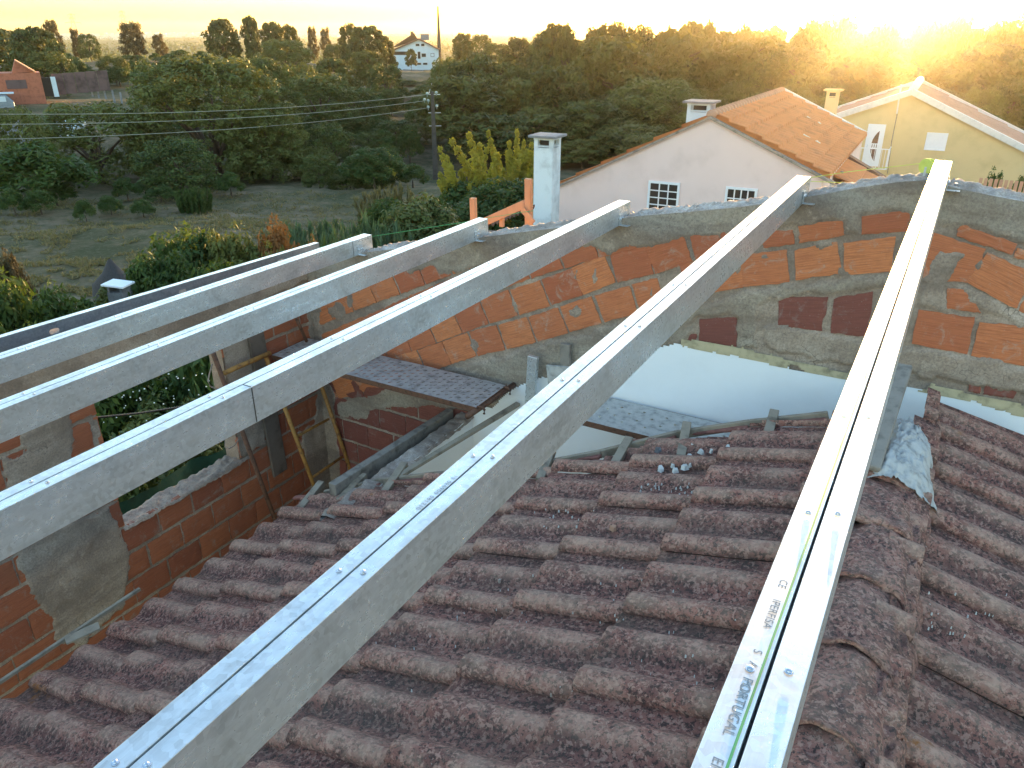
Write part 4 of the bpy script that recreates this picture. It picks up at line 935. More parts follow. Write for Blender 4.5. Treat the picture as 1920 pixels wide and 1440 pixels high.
# board end and mortar heap over the end of the ridge
b=MB(); p1=aty(1690,672,4.30); b.bar((p1.x-.02,3.45,Z0+.12),(p1.x+.015,4.25,p1.z-.02),.095,.035); tag(b.build('ridge_board',M['wood_grey'],bevel=.01),'pale board end sticking out of the mortar heap beside the ridge beam','board')
nu_,nv_=60,70; U,Vv=np.meshgrid(np.linspace(-1,1,nu_),np.linspace(0,1,nv_)); wd=.10+.09*Vv*0+.10*(1-Vv)
X=.075+U*(.075+.10*(1-Vv)**.7)+(fbm(U*3,Vv*5,101)-.45)*.05; Yy=3.42+.68*Vv+(fbm(U*4+9,Vv*3,102)-.45)*.10
Zz=Z0+.02+.16*np.sqrt(np.clip(1-np.abs(U)**2.2,0,1))*(.55+.45*np.sin(Vv*2.6+.3))-TAN*np.abs(X)*1.0+(fbm(U*5,Vv*12,103,4)-.45)*.05
i,j=np.meshgrid(np.arange(nv_-1),np.arange(nu_-1),indexing='ij')
tag(mesh_np('mortar_heap',np.stack([X,Yy,Zz],-1).reshape(-1,3),np.stack([i*nu_+j,i*nu_+j+1,(i+1)*nu_+j+1,(i+1)*nu_+j],-1).reshape(-1,4),M['cement_dust'],None,True),'lumpy pale grey mortar heap draped over the end of the ridge','mortar heap')
def lump(px_,py_,r,label,cat,mt,side=-1,seed=0,n=1,spread=0,name='mortar_lump'):
    rg=random.Random(seed); b=MB()
    for k in range(n):
        ray_=ray(px_+rg.uniform(-spread,spread),py_+rg.uniform(-spread*.28,spread*.28)); s=(Z0+.055)/(ray_.z-(TAN if side<0 else -TAN)*ray_.x); p=ray_*s; rr=r*rg.uniform(.4,1.2)
        vs=[]; K=5
        base=[(rg.uniform(.6,1.2)*rr*math.cos(t),rg.uniform(.6,1.2)*rr*math.sin(t)) for t in [2*math.pi*q/K+rg.uniform(-.3,.3) for q in range(K)]]
        b.add([p+Vector((x,y,-.01)) for x,y in base]+[p+Vector((x*.65+rg.uniform(-.2,.2)*rr,y*.65,rr*rg.uniform(.3,.75))) for x,y in base],[tuple(range(K))[::-1],tuple(range(K,2*K))]+[(q,(q+1)%K,(q+1)%K+K,q+K) for q in range(K)])
    return tag(b.build(name,mt),label,cat)
lump(1265,873,.026,'pile of broken pale mortar chips in a tile valley near the cut edge','rubble',M['chips'],n=11,spread=34,seed=1,name='mortar_chips')['kind']='stuff'
lump(1325,848,.022,'mortar chips on the topmost tile row below the verge board','rubble',M['chips'],n=9,spread=50,seed=2,name='mortar_chips')['kind']='stuff'
lump(1250,915,.006,'fine mortar crumbs in the tile valley below the chip pile','rubble',M['chips'],n=30,spread=55,seed=3,name='mortar_crumbs')['kind']='stuff'
lump(1060,969,.006,'fine mortar crumbs in the tile valleys by the second purlin','rubble',M['chips'],n=26,spread=70,seed=4,name='mortar_crumbs')['kind']='stuff'
lump(1150,990,.03,'brown clay shard lying on the tiles','shard',M['terra_pale'],seed=6,name='tile_shard')
lump(937,1088,.014,'single small grey stone chip on the tiles right of the second purlin','stone chip',M['cap'],seed=7,name='stone_chip')
lump(1033,1302,.011,'light speck of mortar in the lower tile valley','stone chip',M['cap'],seed=8,name='stone_chip')
lump(1708,905,.022,'small grey lump of mortar right of the ridge below the heap','mortar lump',M['cement_dust'],side=1,seed=9)
lump(1235,845,.03,'rounded grey mortar lump at the left end of the topmost chips','mortar lump',M['render_grey'],seed=10)
lump(1100,1180,.0035,'tiny pale grit scattered over the old tiles','grit',M['chips'],n=110,spread=420,seed=11,name='grit')['kind']='stuff'
lump(1800,1150,.0035,'tiny pale grit on the right hand tile slope','grit',M['chips'],side=1,n=45,spread=150,seed=12,name='grit')['kind']='stuff'
# ---------------------------------------------------------------- scaffold planks and frame
def plank(name,x0,x1,y0,y1,z,slot,label):
    o=tag(empty(name,(x0,y0,z)),label,'scaffold plank'); b=MB(); Lx,Ly=x1-x0,y1-y0
    V=[];F=[];idx={}
    def vid(x,y):
        k=(round(x,5),round(y,5))
        if k not in idx: idx[k]=len(V); V.append((x,y,0))
        return idx[k]
    if slot: cx,cy=.060,.034; hw,hh=.007,.021
    else: cx,cy=.085,.065; hw,hh=.010,.010
    nx=int(Lx/cx); ny=int(Ly/cy); cx=Lx/nx; cy=Ly/ny
    for i in range(nx):
        for j in range(ny):
            X0,Y0=i*cx,j*cy; c=(X0+cx/2,Y0+cy/2)
            solid=(i+j)%2 if slot else (i+j)%2
            if not slot: solid=False if (i+j)%2==0 else True
            if solid or j in(0,ny-1): F.append([vid(X0,Y0),vid(X0+cx,Y0),vid(X0+cx,Y0+cy),vid(X0,Y0+cy)]); continue
            sk=.008 if slot else 0
            K=4; hq=[(c[0]-hw-sk,c[1]-min(hh,cy*.45)),(c[0]+hw-sk,c[1]-min(hh,cy*.45)),(c[0]+hw+sk,c[1]+min(hh,cy*.45)),(c[0]-hw+sk,c[1]+min(hh,cy*.45))]
            co_=[(X0,Y0),(X0+cx,Y0),(X0+cx,Y0+cy),(X0,Y0+cy)]
            hv=[vid(*q) for q in hq]; cv=[vid(*q) for q in co_]
            for k in range(4): F.append([cv[k],cv[(k+1)%4],hv[(k+1)%4],hv[k]])
    V=np.array(V); V[:,2]+=(fbm(V[:,0]*3,V[:,1]*3,7)-.5)*.006
    dk=mesh_np('deck',V,F,M['plank_steel'] if slot else M['cement_dust'],o); md=dk.modifiers.new('s','SOLIDIFY'); md.thickness=.002
    b=MB()
    for y in(0,Ly): b.box((Lx/2,y,-.022),(Lx,.004,.044)); b.box((Lx/2,y+(.012 if y==0 else -.012),-.044),(Lx,.022,.003))
    b.build('side_rail',M['rust_dark'],o)
    b=MB(); b.box((Lx,Ly/2,-.02),(.004,Ly-.01,.04)); b.box((0,Ly/2,-.02),(.004,Ly-.01,.04)); b.build('end_plate',M['rust_dark'],o)
    for y in(.03,Ly-.04):
        b=MB(); b.tube([(Lx-.01,y,-.01),(Lx+.035,y,.0),(Lx+.06,y,-.02),(Lx+.055,y,-.055)],.011,8); b.build('hook',M['rust_dark'],o,smooth=True)
    return o
plank('scaffold_plank',-5.06,-2.88,4.55,5.03,-2.68,True,'grey slotted scaffold plank crossing the corner at the upper level')
plank('scaffold_plank',-2.06,-.55,4.64,5.09,-2.61,False,'crusted scaffold plank with round holes, lower right, in front of the white wall')
b=MB(); b.tube([(-2.90,4.45,-2.72),(-2.86,5.12,-2.71)],.024,10); tag(b.build('scaffold_tube',M['rust_dark'],smooth=True),'short rusty tube carrying the right end of the slotted plank','tube')
fr=tag(empty('scaffold'),'rusty yellow scaffold frame standing in the corner under the slotted plank','scaffold')
def post(a,b_,r,name,mt): m_=MB(); m_.tube([a,(Vector(a)+Vector(b_))/2,b_],r,10); return m_.build(name,mt,fr,smooth=True)
XA=-4.92
q=lambda px_,py_,x=XA: atx(px_,py_,x)
pA0,pA1=atx(396,652,-4.95),atx(488,900,-4.82); pB0,pB1=atx(500,674,-4.95),atx(592,920,-4.78); pC0,pC1=atx(597,708,-4.95),atx(662,895,-4.80); pD0=atx(552,590,-4.98)
for a_,b_,m_,nm in((pA0,pA1,'rust_dark','post'),(pB0,pB1,'rust','post'),(pC0,pC1,'rust','post')):
    d=(b_-a_); post(a_-d*.02,b_+d*.9,.020,nm,M[m_])
post(pD0,atx(575,640,-4.98),.016,'post',M['rust_dark'])
post(atx(412,703,-4.93),atx(506,662,-4.93),.021,'top_rail',M['rust'])
post(atx(557,818,-4.88),atx(616,786,-4.9),.014,'rung',M['rust']); post(atx(586,895,-4.84),atx(641,857,-4.86),.014,'rung',M['rust'])
post(atx(425,732,-4.9),atx(470,712,-4.9),.008,'brace',M['rust_dark'])
b=MB(); 
def loop(pts,x,r,label,mt,name='rope',n=6):
    P=[atx(a,c,x) for a,c in pts]; b=MB(); b.tube(P,r,n); return tag(b.build(name,mt,smooth=True),label,'rope')
loop([(398,682),(393,700),(390,715),(394,724),(405,729),(418,728)],-5.0,.006,'white rope loop hanging beside the upper end of the rusty frame',M['cap'])
loop([(425,805),(421,822),(422,838),(430,841),(440,835),(452,818)],-4.9,.005,'white rope loop hanging low on the rusty frame below the third purlin',M['cap'])
# windbreak cloth and cable outside the window
U,Vv=np.meshgrid(np.linspace(0,1,60),np.linspace(0,1,10)); a_=atx(150,965,-6.1); c_=atx(445,835,-6.1)
Yy=a_.y+(c_.y-a_.y)*U-.5+U*1.0; Zz=(a_.z+(c_.z-a_.z)*U)-.02+.08*fbm(U*5,0*U,6)-(1-Vv)*1.2; Xx=-6.1+(fbm(U*8,Vv*1,8)-.5)*.25
nu_,nv_=60,10; i,j=np.meshgrid(np.arange(nv_-1),np.arange(nu_-1),indexing='ij')
tag(mesh_np('windbreak_cloth',np.stack([Xx,Yy,Zz],-1).reshape(-1,3),np.stack([i*nu_+j,i*nu_+j+1,(i+1)*nu_+j+1,(i+1)*nu_+j],-1).reshape(-1,4),M['tarp'],None,True),'dark green mesh cloth strung outside the window opening','cloth')
P=[atx(x,y,-6.6) for x,y in [(120,790),(180,783),(260,775),(340,763),(420,748)]]; b=MB(); b.tube(P,.011,6); tag(b.build('cable',M['black'],smooth=True),'black cable slung across the garden outside the window opening','cable')
# ---------------------------------------------------------------- builder's line on the gable
b=MB(); P=[]
for px_,py_ in [(470,505),(600,464),(700,443),(886,414)]: P.append(aty(px_,py_,5.42))
b.tube(P,.0022,5)
P=[aty(px_,py_,5.42) for px_,py_ in [(888,413),(985,397),(1000,395)]]; b.tube(P,.0022,5)
tag(b.build('string_line',M['green_paint']),'green builder\'s string stretched low along the left half of the gable','string')
M['yellow_cord']=simple('yellow_green_cord',(.55,.60,.12),.5,.1,10,bump=0)
b=MB(); P=[aty(px_,py_,5.40) for px_,py_ in [(1520,333),(1590,322),(1670,313),(1738,305)]]; b.tube(P,.0024,5)
P=[aty(px_,py_,5.40) for px_,py_ in [(1200,400),(1300,383),(1400,362),(1470,347),(1520,340),(1640,345),(1735,327)]]; b.tube(P[4:],.0024,5)
tag(b.build('string_line',M['yellow_cord']),'yellow green string running from the second purlin to the cord reel','string')
c=aty(1739,312,5.36); o=tag(empty('cord_reel',c),'small green cord reel hanging beside the end of the ridge beam','cord reel')
b=MB(); K=28
for sx in(-1,1): b.tube([(sx*.016-.003,0,0),(sx*.016+.003,0,0)],.046,K)
b.build('flange',M['yellow_cord'],o,smooth=False,bevel=.001); b=MB(); b.tube([(-.013,0,0),(.013,0,0)],.034,K); b.build('wound_cord',M['yellow_cord'],o)
b=MB(); b.tube([(-.021,0,0),(.021,0,0)],.011,12); b.build('hub',M['yellow_cord'],o); o.rotation_euler=(0,0,R(55))
b=MB(); p=aty(1731,336,5.25); b.bar(p-Vector((0,0,.01)),p+Vector((0,0,.07)),.012); b.bar(p,p+Vector((.05,0,0)),.03,.01); tag(b.build('nail_bracket',M['galv']),'small metal bracket on the coping left of the ridge beam','bracket')
b=MB(); p=aty(1790,358,5.22); b.tube([p,p+Vector((0,0,.012)),p+Vector((0,0,.02))],[.03,.028,.012],6); b.tube([p,p+Vector((0,0,.045))],.009,8); tag(b.build('anchor_bolt',M['screw']),'bolt with washer set in the coping right of the ridge beam','bolt')
# orange guard rail behind the gable
o=tag(empty('guard_rail'),'orange timber guard rail standing behind the gable below the rendered chimney','guard rail')
def hb(y,px_,py_): return aty(px_,py_,y)
for a_,c_,w in (((887,371),(889,420),.085),((991,335),(993,425),.10),):
    b=MB(); p,q_=hb(6.2,*a_),hb(6.2,*c_); b.bar(Vector((q_.x,6.2,q_.z-.6)),p,.055 if w<.09 else .062,.045,up=(0,1,0)); b.build('post',M['orange_wood'],o,bevel=.004)
b=MB(); b.bar(hb(6.22,900,420),hb(6.22,985,382),.075,.05,up=(0,1,0)); b.build('rail',M['orange_wood'],o,bevel=.004)
b=MB(); b.bar(hb(6.24,941,425),hb(6.24,941,405),.04,.03,up=(0,1,0)); b.build('strut',M['orange_wood'],o)
b=MB(); b.bar(hb(6.16,980,392),hb(6.16,1000,418),.05,.02,up=(0,1,0)); b.build('brace',M['orange_wood'],o)
# ---------------------------------------------------------------- pink house
HY=24.0; house=tag(empty('pink_house'),'pink rendered house with a terracotta roof and a large plain gable','house'); house.rotation_euler=(0,0,HOUSE)
hx=lambda px_,py_,y=HY: (lambda p:(p.x,p.z))(haty(px_,py_,y))
GZ=-8.2; XLh,XR,ZL,ZR_,XRi,ZRi=-11.84,-2.62,-5.28,-3.86,-6.02,-2.40; YB=HY+11.6
b=MB(); b.prism([(XLh,HY,GZ),(XR,HY,GZ),(XR,HY,ZR_),(XRi,HY,ZRi),(XLh,HY,ZL)],(0,11.6,0)); b.build('wall',M['pink'],house)
M['dirty_edge']=simple('stained_render',(.30,.24,.20),.95,.3,6,bump=.3)
b=MB()
for (x0,z0),(x1,z1) in (((XLh-.02,ZL),(XRi,ZRi)),((XRi,ZRi),(XR+.35,ZR_-.17))):
    b.bar((x0,HY+.0,z0+.03),(x1,HY+.0,z1+.03),.22,.07)
b.build('verge',M['dirty_edge'],house)
b=MB(); b.bar((XRi,YB-.1,ZRi+.10),(XR+.12,YB-.1,ZR_-.02),.30,.2); b.build('far_parapet',M['trim'],house)
# corrugated tile sheets, six overlaps down each slope
def tilesheet(name,x0,z0,x1,z1,ya,yb,pitch,mt,parent,nstep=6,amp=.035,nper=8):
    ny=int((yb-ya)/pitch*nper); yy=np.linspace(ya,yb,ny); VV=[];FF=[];base=0
    for k in range(nstep):
        s=np.array([k/nstep-.01,(k+1)/nstep+.004]); X,Y_=np.meshgrid(x0+(x1-x0)*s,yy); Zz=z0+(z1-z0)*(X-x0)/(x1-x0)+amp*np.cos(2*math.pi*(Y_-ya)/pitch)+np.array([0,.09])[None,:]+.03
        # lower lip
        X=np.concatenate([X,X[:,-1:]],1); Y2=np.concatenate([Y_,Y_[:,-1:]],1); Zz=np.concatenate([Zz,Zz[:,-1:]-.06],1)
        VV.append(np.stack([X,Y2,Zz],-1).reshape(-1,3)); i,j=np.meshgrid(np.arange(ny-1),np.arange(2),indexing='ij')
        FF.append(np.stack([i*3+j,i*3+j+1,(i+1)*3+j+1,(i+1)*3+j],-1).reshape(-1,4)+base); base+=ny*3
    return mesh_np(name,np.concatenate(VV),np.concatenate(FF),mt,parent,False)
tilesheet('roof',XRi,ZRi+.02,XR+.14,ZR_-.07,HY+.12,YB-.25,.42,M['terracotta'],house,7,.10)
tilesheet('roof',XRi,ZRi+.02,XLh-.2,ZL-.1,HY+.12,YB-.25,.30,M['terracotta'],house,7,.075)
b=MB()
y=HY+.05
while y<YB-.2: b.tube([(XRi,y,ZRi+.10),(XRi,y+.42,ZRi+.07)],[.15,.12],10); y+=.40
b.build('ridge',M['terra_pale'],house,smooth=True)
M['skylight']=simple('pale_roof_panel',(.75,.70,.60),.4,.05,4,bump=0)
for s0,s1,y_ in ((.55,.70,28.2),(.42,.56,32.0)):
    b=MB(); xa,xb=XRi+(XR+.42-XRi)*s0,XRi+(XR+.42-XRi)*s1; sl_=(ZR_-.21-ZRi)/(XR+.42-XRi); za,zb=ZRi+.15+sl_*(xa-XRi),ZRi+.15+sl_*(xb-XRi)
    b.prism([(xa,y_,za),(xb,y_,zb),(xb,y_+.22,zb),(xa,y_+.22,za)],(0,0,-.02)); b.build('skylight',M['skylight'],house)
def window(parent,x0,x1,z0,z1,y,cols,rows,fw=.07,bar=.035,shut=False):
    f=MB(); t=.05
    for a_,c_,e_,g_ in ((x0,x1,z1-fw,z1),(x0,x1,z0,z0+fw),(x0,x0+fw,z0+fw,z1-fw),(x1-fw,x1,z0+fw,z1-fw)): f.box(((a_+c_)/2,y-.02,(e_+g_)/2),(c_-a_,t,g_-e_))
    xi0,xi1,zi0,zi1=x0+fw,x1-fw,z0+fw,z1-fw
    for k in range(1,cols): x=xi0+(xi1-xi0)*k/cols; f.box((x,y-.018,(zi0+zi1)/2),(bar,t*.8,zi1-zi0))
    for k in range(1,rows): z=zi0+(zi1-zi0)*k/rows; f.box(((xi0+xi1)/2,y-.016,z),(xi1-xi0,t*.7,bar*.9))
    w=f.build('window',M['pvc'],parent)
    g=MB(); g.box(((xi0+xi1)/2,y-.004,(zi0+zi1)/2),(xi1-xi0,.012,zi1-zi0)); g.build('pane',M['pvc'] if shut else M['glass'],w); return w
xa,za=hx(1217,338); xb,zb=hx(1275,341)
w1=window(house,xa,xa+1.02,za-1.02,za,HY-.01,3,4)
xa,za=hx(1362,349); window(house,xa,xa+.94,za-.95,za,HY-.01,4,3)
# wall step and grey lower panel at the right corner, drain pipe
b=MB(); b.box((XR+.05,HY+2.2,(GZ+ZR_)/2-.2),(.12,.25,ZR_-GZ-.6)); b.box((XR+.05,HY+5.5,(GZ+ZR_)/2-.2),(.12,.25,ZR_-GZ-.6)); b.build('pilaster',M['trim'],house)
b=MB(); b.tube([(XR+.16,HY+3.5,GZ),(XR+.16,HY+3.5,ZR_-.3)],.05,8); b.build('downpipe',M['dirty_edge'],house,smooth=True)
def chimney(label,bx,by,w,d,z0,z1,mt,parent=None,vents=True,patch=False):
    o=tag(empty('chimney',(bx,by,z0)),label,'chimney') if parent is None else None
    if parent is not None: o=empty('chimney',(bx,by,z0)); o.parent=parent
    h=z1-z0; t=.08; vh=.22
    b=MB(); b.box((0,0,(h-.32)/2),(w,d,h-.32))
    for sx in(-1,1):
        for sy in(-1,1): b.box((sx*(w/2-.06),sy*(d/2-.06),h-.21),(.12,.12,.22))
    b.box((0,0,h-.30+.02),(w*.98,d*.98,.04)); 
    s=b.build('shaft',mt,o)
    b=MB(); b.box((0,0,h-.21),(w*.55,d*.55,.22)); b.build('flue',M['glass'],o)
    b=MB(); b.box((0,0,h-.06),(w+.02,d+.02,.08)); b.build('collar',mt,o)
    b=MB(); b.box((0,0,h),(w+.28,d+.28,.07)); b.build('cap',M['asphalt'] if mt!=M['cream'] else M['cream'],o,bevel=.01)
    return o
# chimney on the far slope of the pink house
p=haty(1310,225,HY+3.2); chimney('x',p.x,HY+3.4,.78,.7,p.z-1.2,haty(1310,192,HY+3.0).z,M['white_house'],house)
p=haty(1556,215,40.0); c2=chimney('tall cream chimney standing between the pink house and the yellow house',p.x,40,.52,.52,-7.5,haty(1559,169,39.8).z,M['cream']); 
c2.matrix_world=HM@Matrix.Translation((p.x,40,-7.5))
# rendered chimney in front of the pink gable's left corner
p0=haty(994,262,21.2); p1=haty(1038,262,21.2); cx=(p0.x+p1.x)/2; w=(p1.x-p0.x)*.80
M['patchy']=simple('flaking_white_render',(.70,.74,.76),.9,.05,1.4,c2=(.36,.38,.39),bump=.3,detail=8)
o=chimney('tall flaking white and grey rendered chimney at the left corner of the pink gable',cx,21.6,w,w*.95,-8.4,haty(1016,257,21.2).z,M['patchy']); o.matrix_world=HM@Matrix.Translation((cx,21.6,-8.4))
# low roof under it
b=MB(); a_=hb(14,930,425); 
tr=tag(empty('low_tiled_roof'),'low grey tiled roof glimpsed under the orange guard rail','roof'); p=haty(985,405,17.5)
tilesheet('roof',p.x-2.2,p.z-.75,p.x-.28,p.z-.08,16.2,18.6,.22,M['roof_dark'],tr,4).parent=tr; tr.rotation_euler=(0,0,HOUSE)
b=MB(); b.box((p.x-1.2,17.4,p.z-2.75),(1.6,2.2,4.0)); b.build('wall',M['render_grey'],tr)
# small lean-to roof between the pink and the yellow house
lt=tag(empty('lean_to'),'small lean-to with a dark terracotta roof between the pink and yellow houses','outbuilding'); lt.rotation_euler=(0,0,HOUSE)
A_=haty(1590,304,30); Y0,Y1=26.5,30.5
pA=haty(1578,322,27.0); pB=haty(1592,303,30.5); pC=haty(1665,335,30.5); pD=haty(1640,342,27)
tilesheet('roof',pB.x-.05,pB.z+.05,pB.x+2.6,pB.z-1.35,26.6,30.6,.22,M['terracotta'],lt,4)
b=MB(); b.box((pB.x+1.1,28.6,pB.z-3.2),(2.1,3.8,5.2)); b.build('wall',M['trim'],lt)
b=MB(); b.bar((pB.x-.1,30.7,pB.z+.16),(pB.x+2.6,30.7,pB.z-1.22),.45,.12); b.build('roof_edge',M['roof_dark'],lt)
# ---------------------------------------------------------------- yellow house
YY=44.0; yh=tag(empty('yellow_house'),'yellow rendered house with white roof edges and a white door','house'); yh.rotation_euler=(0,0,HOUSE)
y_=lambda px_,py_,y=YY: (lambda p:(p.x,p.z))(haty(px_,py_,y))
ax,az=y_(1710,177); lx,lz=y_(1570,222); rx,rz_=y_(1920,284); k_=(rz_-az)/(rx-ax); RXX=ax+9.5; RZ=az+k_*9.5; LXX=lx-1.5; LZ=az+(lz-az)/(lx-ax)*(LXX-ax)
b=MB(); b.prism([(LXX,YY,-9),(RXX,YY,-9),(RXX,YY,RZ),(ax,YY,az),(LXX,YY,LZ)],(0,9,0)); b.build('wall',M['cream'],yh)
for yy_ in (YY+.02,YY+9):
    for q0,q1 in (((LXX,LZ),(ax,az)),((ax,az),(RXX,RZ))):
        b=MB(); b.bar((q0[0],yy_,q0[1]+.12),(q1[0],yy_,q1[1]+.12),.5,.26); b.build('white_verge',M['trim'],yh)
tilesheet('roof',ax,az+.06,RXX,RZ+.06,YY+.3,YY+8.7,.25,M['terra_pale'],yh,6,.025,6); tilesheet('roof',ax,az+.06,LXX,LZ+.06,YY+.3,YY+8.7,.25,M['terra_pale'],yh,6,.025,6)
b=MB(); b.tube([(ax,YY+.2,az+.22),(ax,YY+8.9,az+.22)],.2,10); b.build('ridge',M['skylight'],yh,smooth=True)
x0,z1=y_(1629,232); x1,_=y_(1662,233); z0=y_(1633,311)[1]; dr=None
b=MB(); b.box(((x0+x1)/2,YY-.03,(z0+z1)/2),(x1-x0,.08,z1-z0)); door=b.build('door',M['pvc'],yh)
b=MB(); W_=x1-x0; H_=z1-z0; cx=(x0+x1)/2+.05
def leafshape(zc,h,up):
    pts=[]; 
    for k in range(9): t=k/8; pts.append((cx+ .14-.0*t - .20*math.sin(math.pi*min(1,(1-t)*.5+0))*1.0, YY-.075, zc+h*t*(1 if up else -1)))
    return [(cx+.13,YY-.075,zc)]+[]+pts
def arc(zc,h,up):
    s=1 if up else -1
    return [(cx+.12,YY-.075,zc),(cx-.16,YY-.075,zc),(cx-.13,YY-.075,zc+s*h*.3),(cx-.06,YY-.075,zc+s*h*.6),(cx+.03,YY-.075,zc+s*h*.85),(cx+.12,YY-.075,zc+s*h)]
b.prism(arc((z0+z1)/2+.10,H_*.30,True),(0,.01,0)); b.prism(arc((z0+z1)/2-.16,H_*.30,False),(0,.01,0))
for k in range(3): b.box((cx-.11+k*.1,YY-.07,(z0+z1)/2-.03),(.035,.012,.16))
b.build('door_glass',M['terra_pale'] if False else M['roof_dark'],door)
b=MB(); b.box((x0+.12,YY-.1,(z0+z1)/2-.05),(.03,.05,.16)); b.build('handle',M['galv'],door)
xa,za=y_(1739,248); xb,_=y_(1779,249); window(yh,xa,xb,y_(1737,281)[1],za,YY-.02,1,1,.07,.03,True)
b=MB(); xr0,xr1=x0-.2,y_(1668,290)[0]
for zz in (z0+.04,z0+.98): b.bar((xr0,YY-1.1,zz),(xr1,YY-1.1,zz),.04); b.bar((xr1,YY-1.1,zz),(xr1,YY,zz),.04)
n_=9
for k in range(n_+1): x=xr0+(xr1-xr0)*k/n_; b.bar((x,YY-1.1,z0+.04),(x,YY-1.1,z0+.98),.02 if k<n_ else .09)
b.build('balcony_railing',M['pvc'],yh)
b=MB(); b.box(((xr0+xr1)/2,YY-.55,z0-.09),(xr1-xr0+.1,1.2,.16)); b.box(((xr0+xr1)/2,YY-.5,(z0-9)/2-.1),(xr1-xr0-.1,.95,abs(z0+9)-.2)); b.build('balcony',M['cream'],yh)
# mast and cable on the yellow gable
b=MB(); p=y_(1690,158,YY-.1); q_=y_(1683,205,YY-.1); b.bar((q_[0],YY-.12,q_[1]-.2),(p[0],YY-.12,p[1]),.07); s_=y_(1715,158,YY-.1); b.bar((p[0],YY-.12,p[1]-.08),(s_[0]-.1,YY-.12,s_[1]-.02),.05,.12)
ant=b.build('aerial_mast',M['trim']); ant.matrix_world=HM; tag(ant,'bent white aerial mast on the left roof edge of the yellow house','aerial')
b=MB(); pts=[(y_(1689,168)[0],YY-.06,y_(1689,168)[1]),(y_(1682,215)[0],YY-.06,y_(1682,215)[1]),(y_(1672,265)[0],YY-.06,y_(1672,265)[1]),(y_(1664,325)[0],YY-.06,y_(1664,325)[1])]; b.tube(pts,.02,5); b.build('wall_cable',M['dirty_edge'],yh)
# hedge and picket fence at the right edge
fn=tag(empty('picket_fence'),'wooden picket fence under the hedge at the right edge behind the gable','fence'); fn.rotation_euler=(0,0,HOUSE)
for k in range(16):
    px_=1838+k*9.5; p=haty(px_,342+k*.9,20); b=MB(); b.box((p.x,20,p.z-.45),(.065,.02,1.1)); b.build('picket',M['terra_pale'],fn)
b=MB(); p=haty(1838,350,20.03); q_=haty(1980,362,20.03); b.bar((p.x,20.03,p.z-.2),(q_.x,20.03,q_.z-.2),.03,.07); b.build('rail',M['terra_pale'],fn)
p=atd(1880,340,23); T('nearbush',1862,23.0,322,70,'hedge bush above the picket fence, left one',z=-6.3); T('nearbush',1925,22.5,318,90,'hedge bush above the picket fence at the right edge',z=-6.3)
# ---------------------------------------------------------------- utility pole with wires
D0=78.5; g=atd(817,335,D0); pole=tag(empty('utility_pole',(g.x,g.y,g1(g.x,g.y))),'concrete utility pole with glass insulators standing in the field','utility pole')
zt=atd(806,172,D0).z-pole.location.z
b=MB(); b.bar((0,0,-.3),(0,0,zt),.55,.42); me_=b.build('shaft',M['pole'],pole); 
for v in me_.data.vertices:
    if v.co.z>1: v.co.x*=.55; v.co.y*=.6
b=MB()
for z,s in ((zt-.25,1),(zt-1.9,1),(zt-3.1,1)): b.bar((-.45,-.0,z),(.75,.0,z),.06)
ca=b.build('crossarms',M['galv'],pole); 
th_=math.atan2(g.y,g.x)-math.pi/2; pole.rotation_euler=(0,0,th_)
ins=[(801,177),(818,175),(796,188),(803,190),(803,202),(819,200)]
c_=Vector((math.cos(th_),math.sin(th_),0))
for a_,bb in ins:
    q_=atd(a_,bb,D0-.3); l=Matrix.Rotation(-th_,3,'Z')@(q_-pole.location); b=MB(); b.tube([l-Vector((0,0,.22)),l-Vector((0,0,.05)),l,l+Vector((0,0,.12)),l+Vector((0,0,.2))],[.04,.05,.14,.14,.06],10); b.build('insulator',M['insul'],pole,smooth=True)
b=MB(); b.box((0,-.14,1.6),(.30,.02,2.0)); b.build('face_panel',M['asphalt'],pole)
def wire(P,r,label,sag=.3):
    P=[Vector(p) for p in P]; out=[]
    for a_,c_ in zip(P[:-1],P[1:]):
        for k in range(16): t=k/16; p=a_.lerp(c_,t); p.z-=sag*4*t*(1-t); out.append(p)
    out.append(P[-1]); b=MB(); b.tube(out,r,5); return tag(b.build('overhead_wire',M['wire']),label,'wire')
wire([atd(0,214,58),atd(801,177,D0-.3)],.022,'highest of the three overhead wires running left from the utility pole',.5)
wire([atd(0,233,58),atd(796,189,D0-.3)],.022,'middle one of the three overhead wires running left from the utility pole',.5)
wire([atd(0,261,58),atd(803,202,D0-.3)],.022,'lowest of the three overhead wires running left from the utility pole',.5)
wire([atd(804,176,D0),atd(816,128,238)],.035,'left overhead cable from the pole top towards the white house',.2)
wire([atd(812,190,D0),atd(821,128,238)],.035,'right overhead cable from the pole top towards the white house',.2)
# mast beside the white house
Dm=248; g=atd(824,100,Dm); zg=g1(g.x,g.y); z1=atd(821,12,Dm).z; b=MB(); b.tube([(g.x,g.y,zg),(g.x,g.y,zg*.5+z1*.5),(g.x,g.y,z1)],[.75,.5,.2],8)
tag(b.build('mast',M['pole']),'tall tapering mast rising behind the white house','mast')
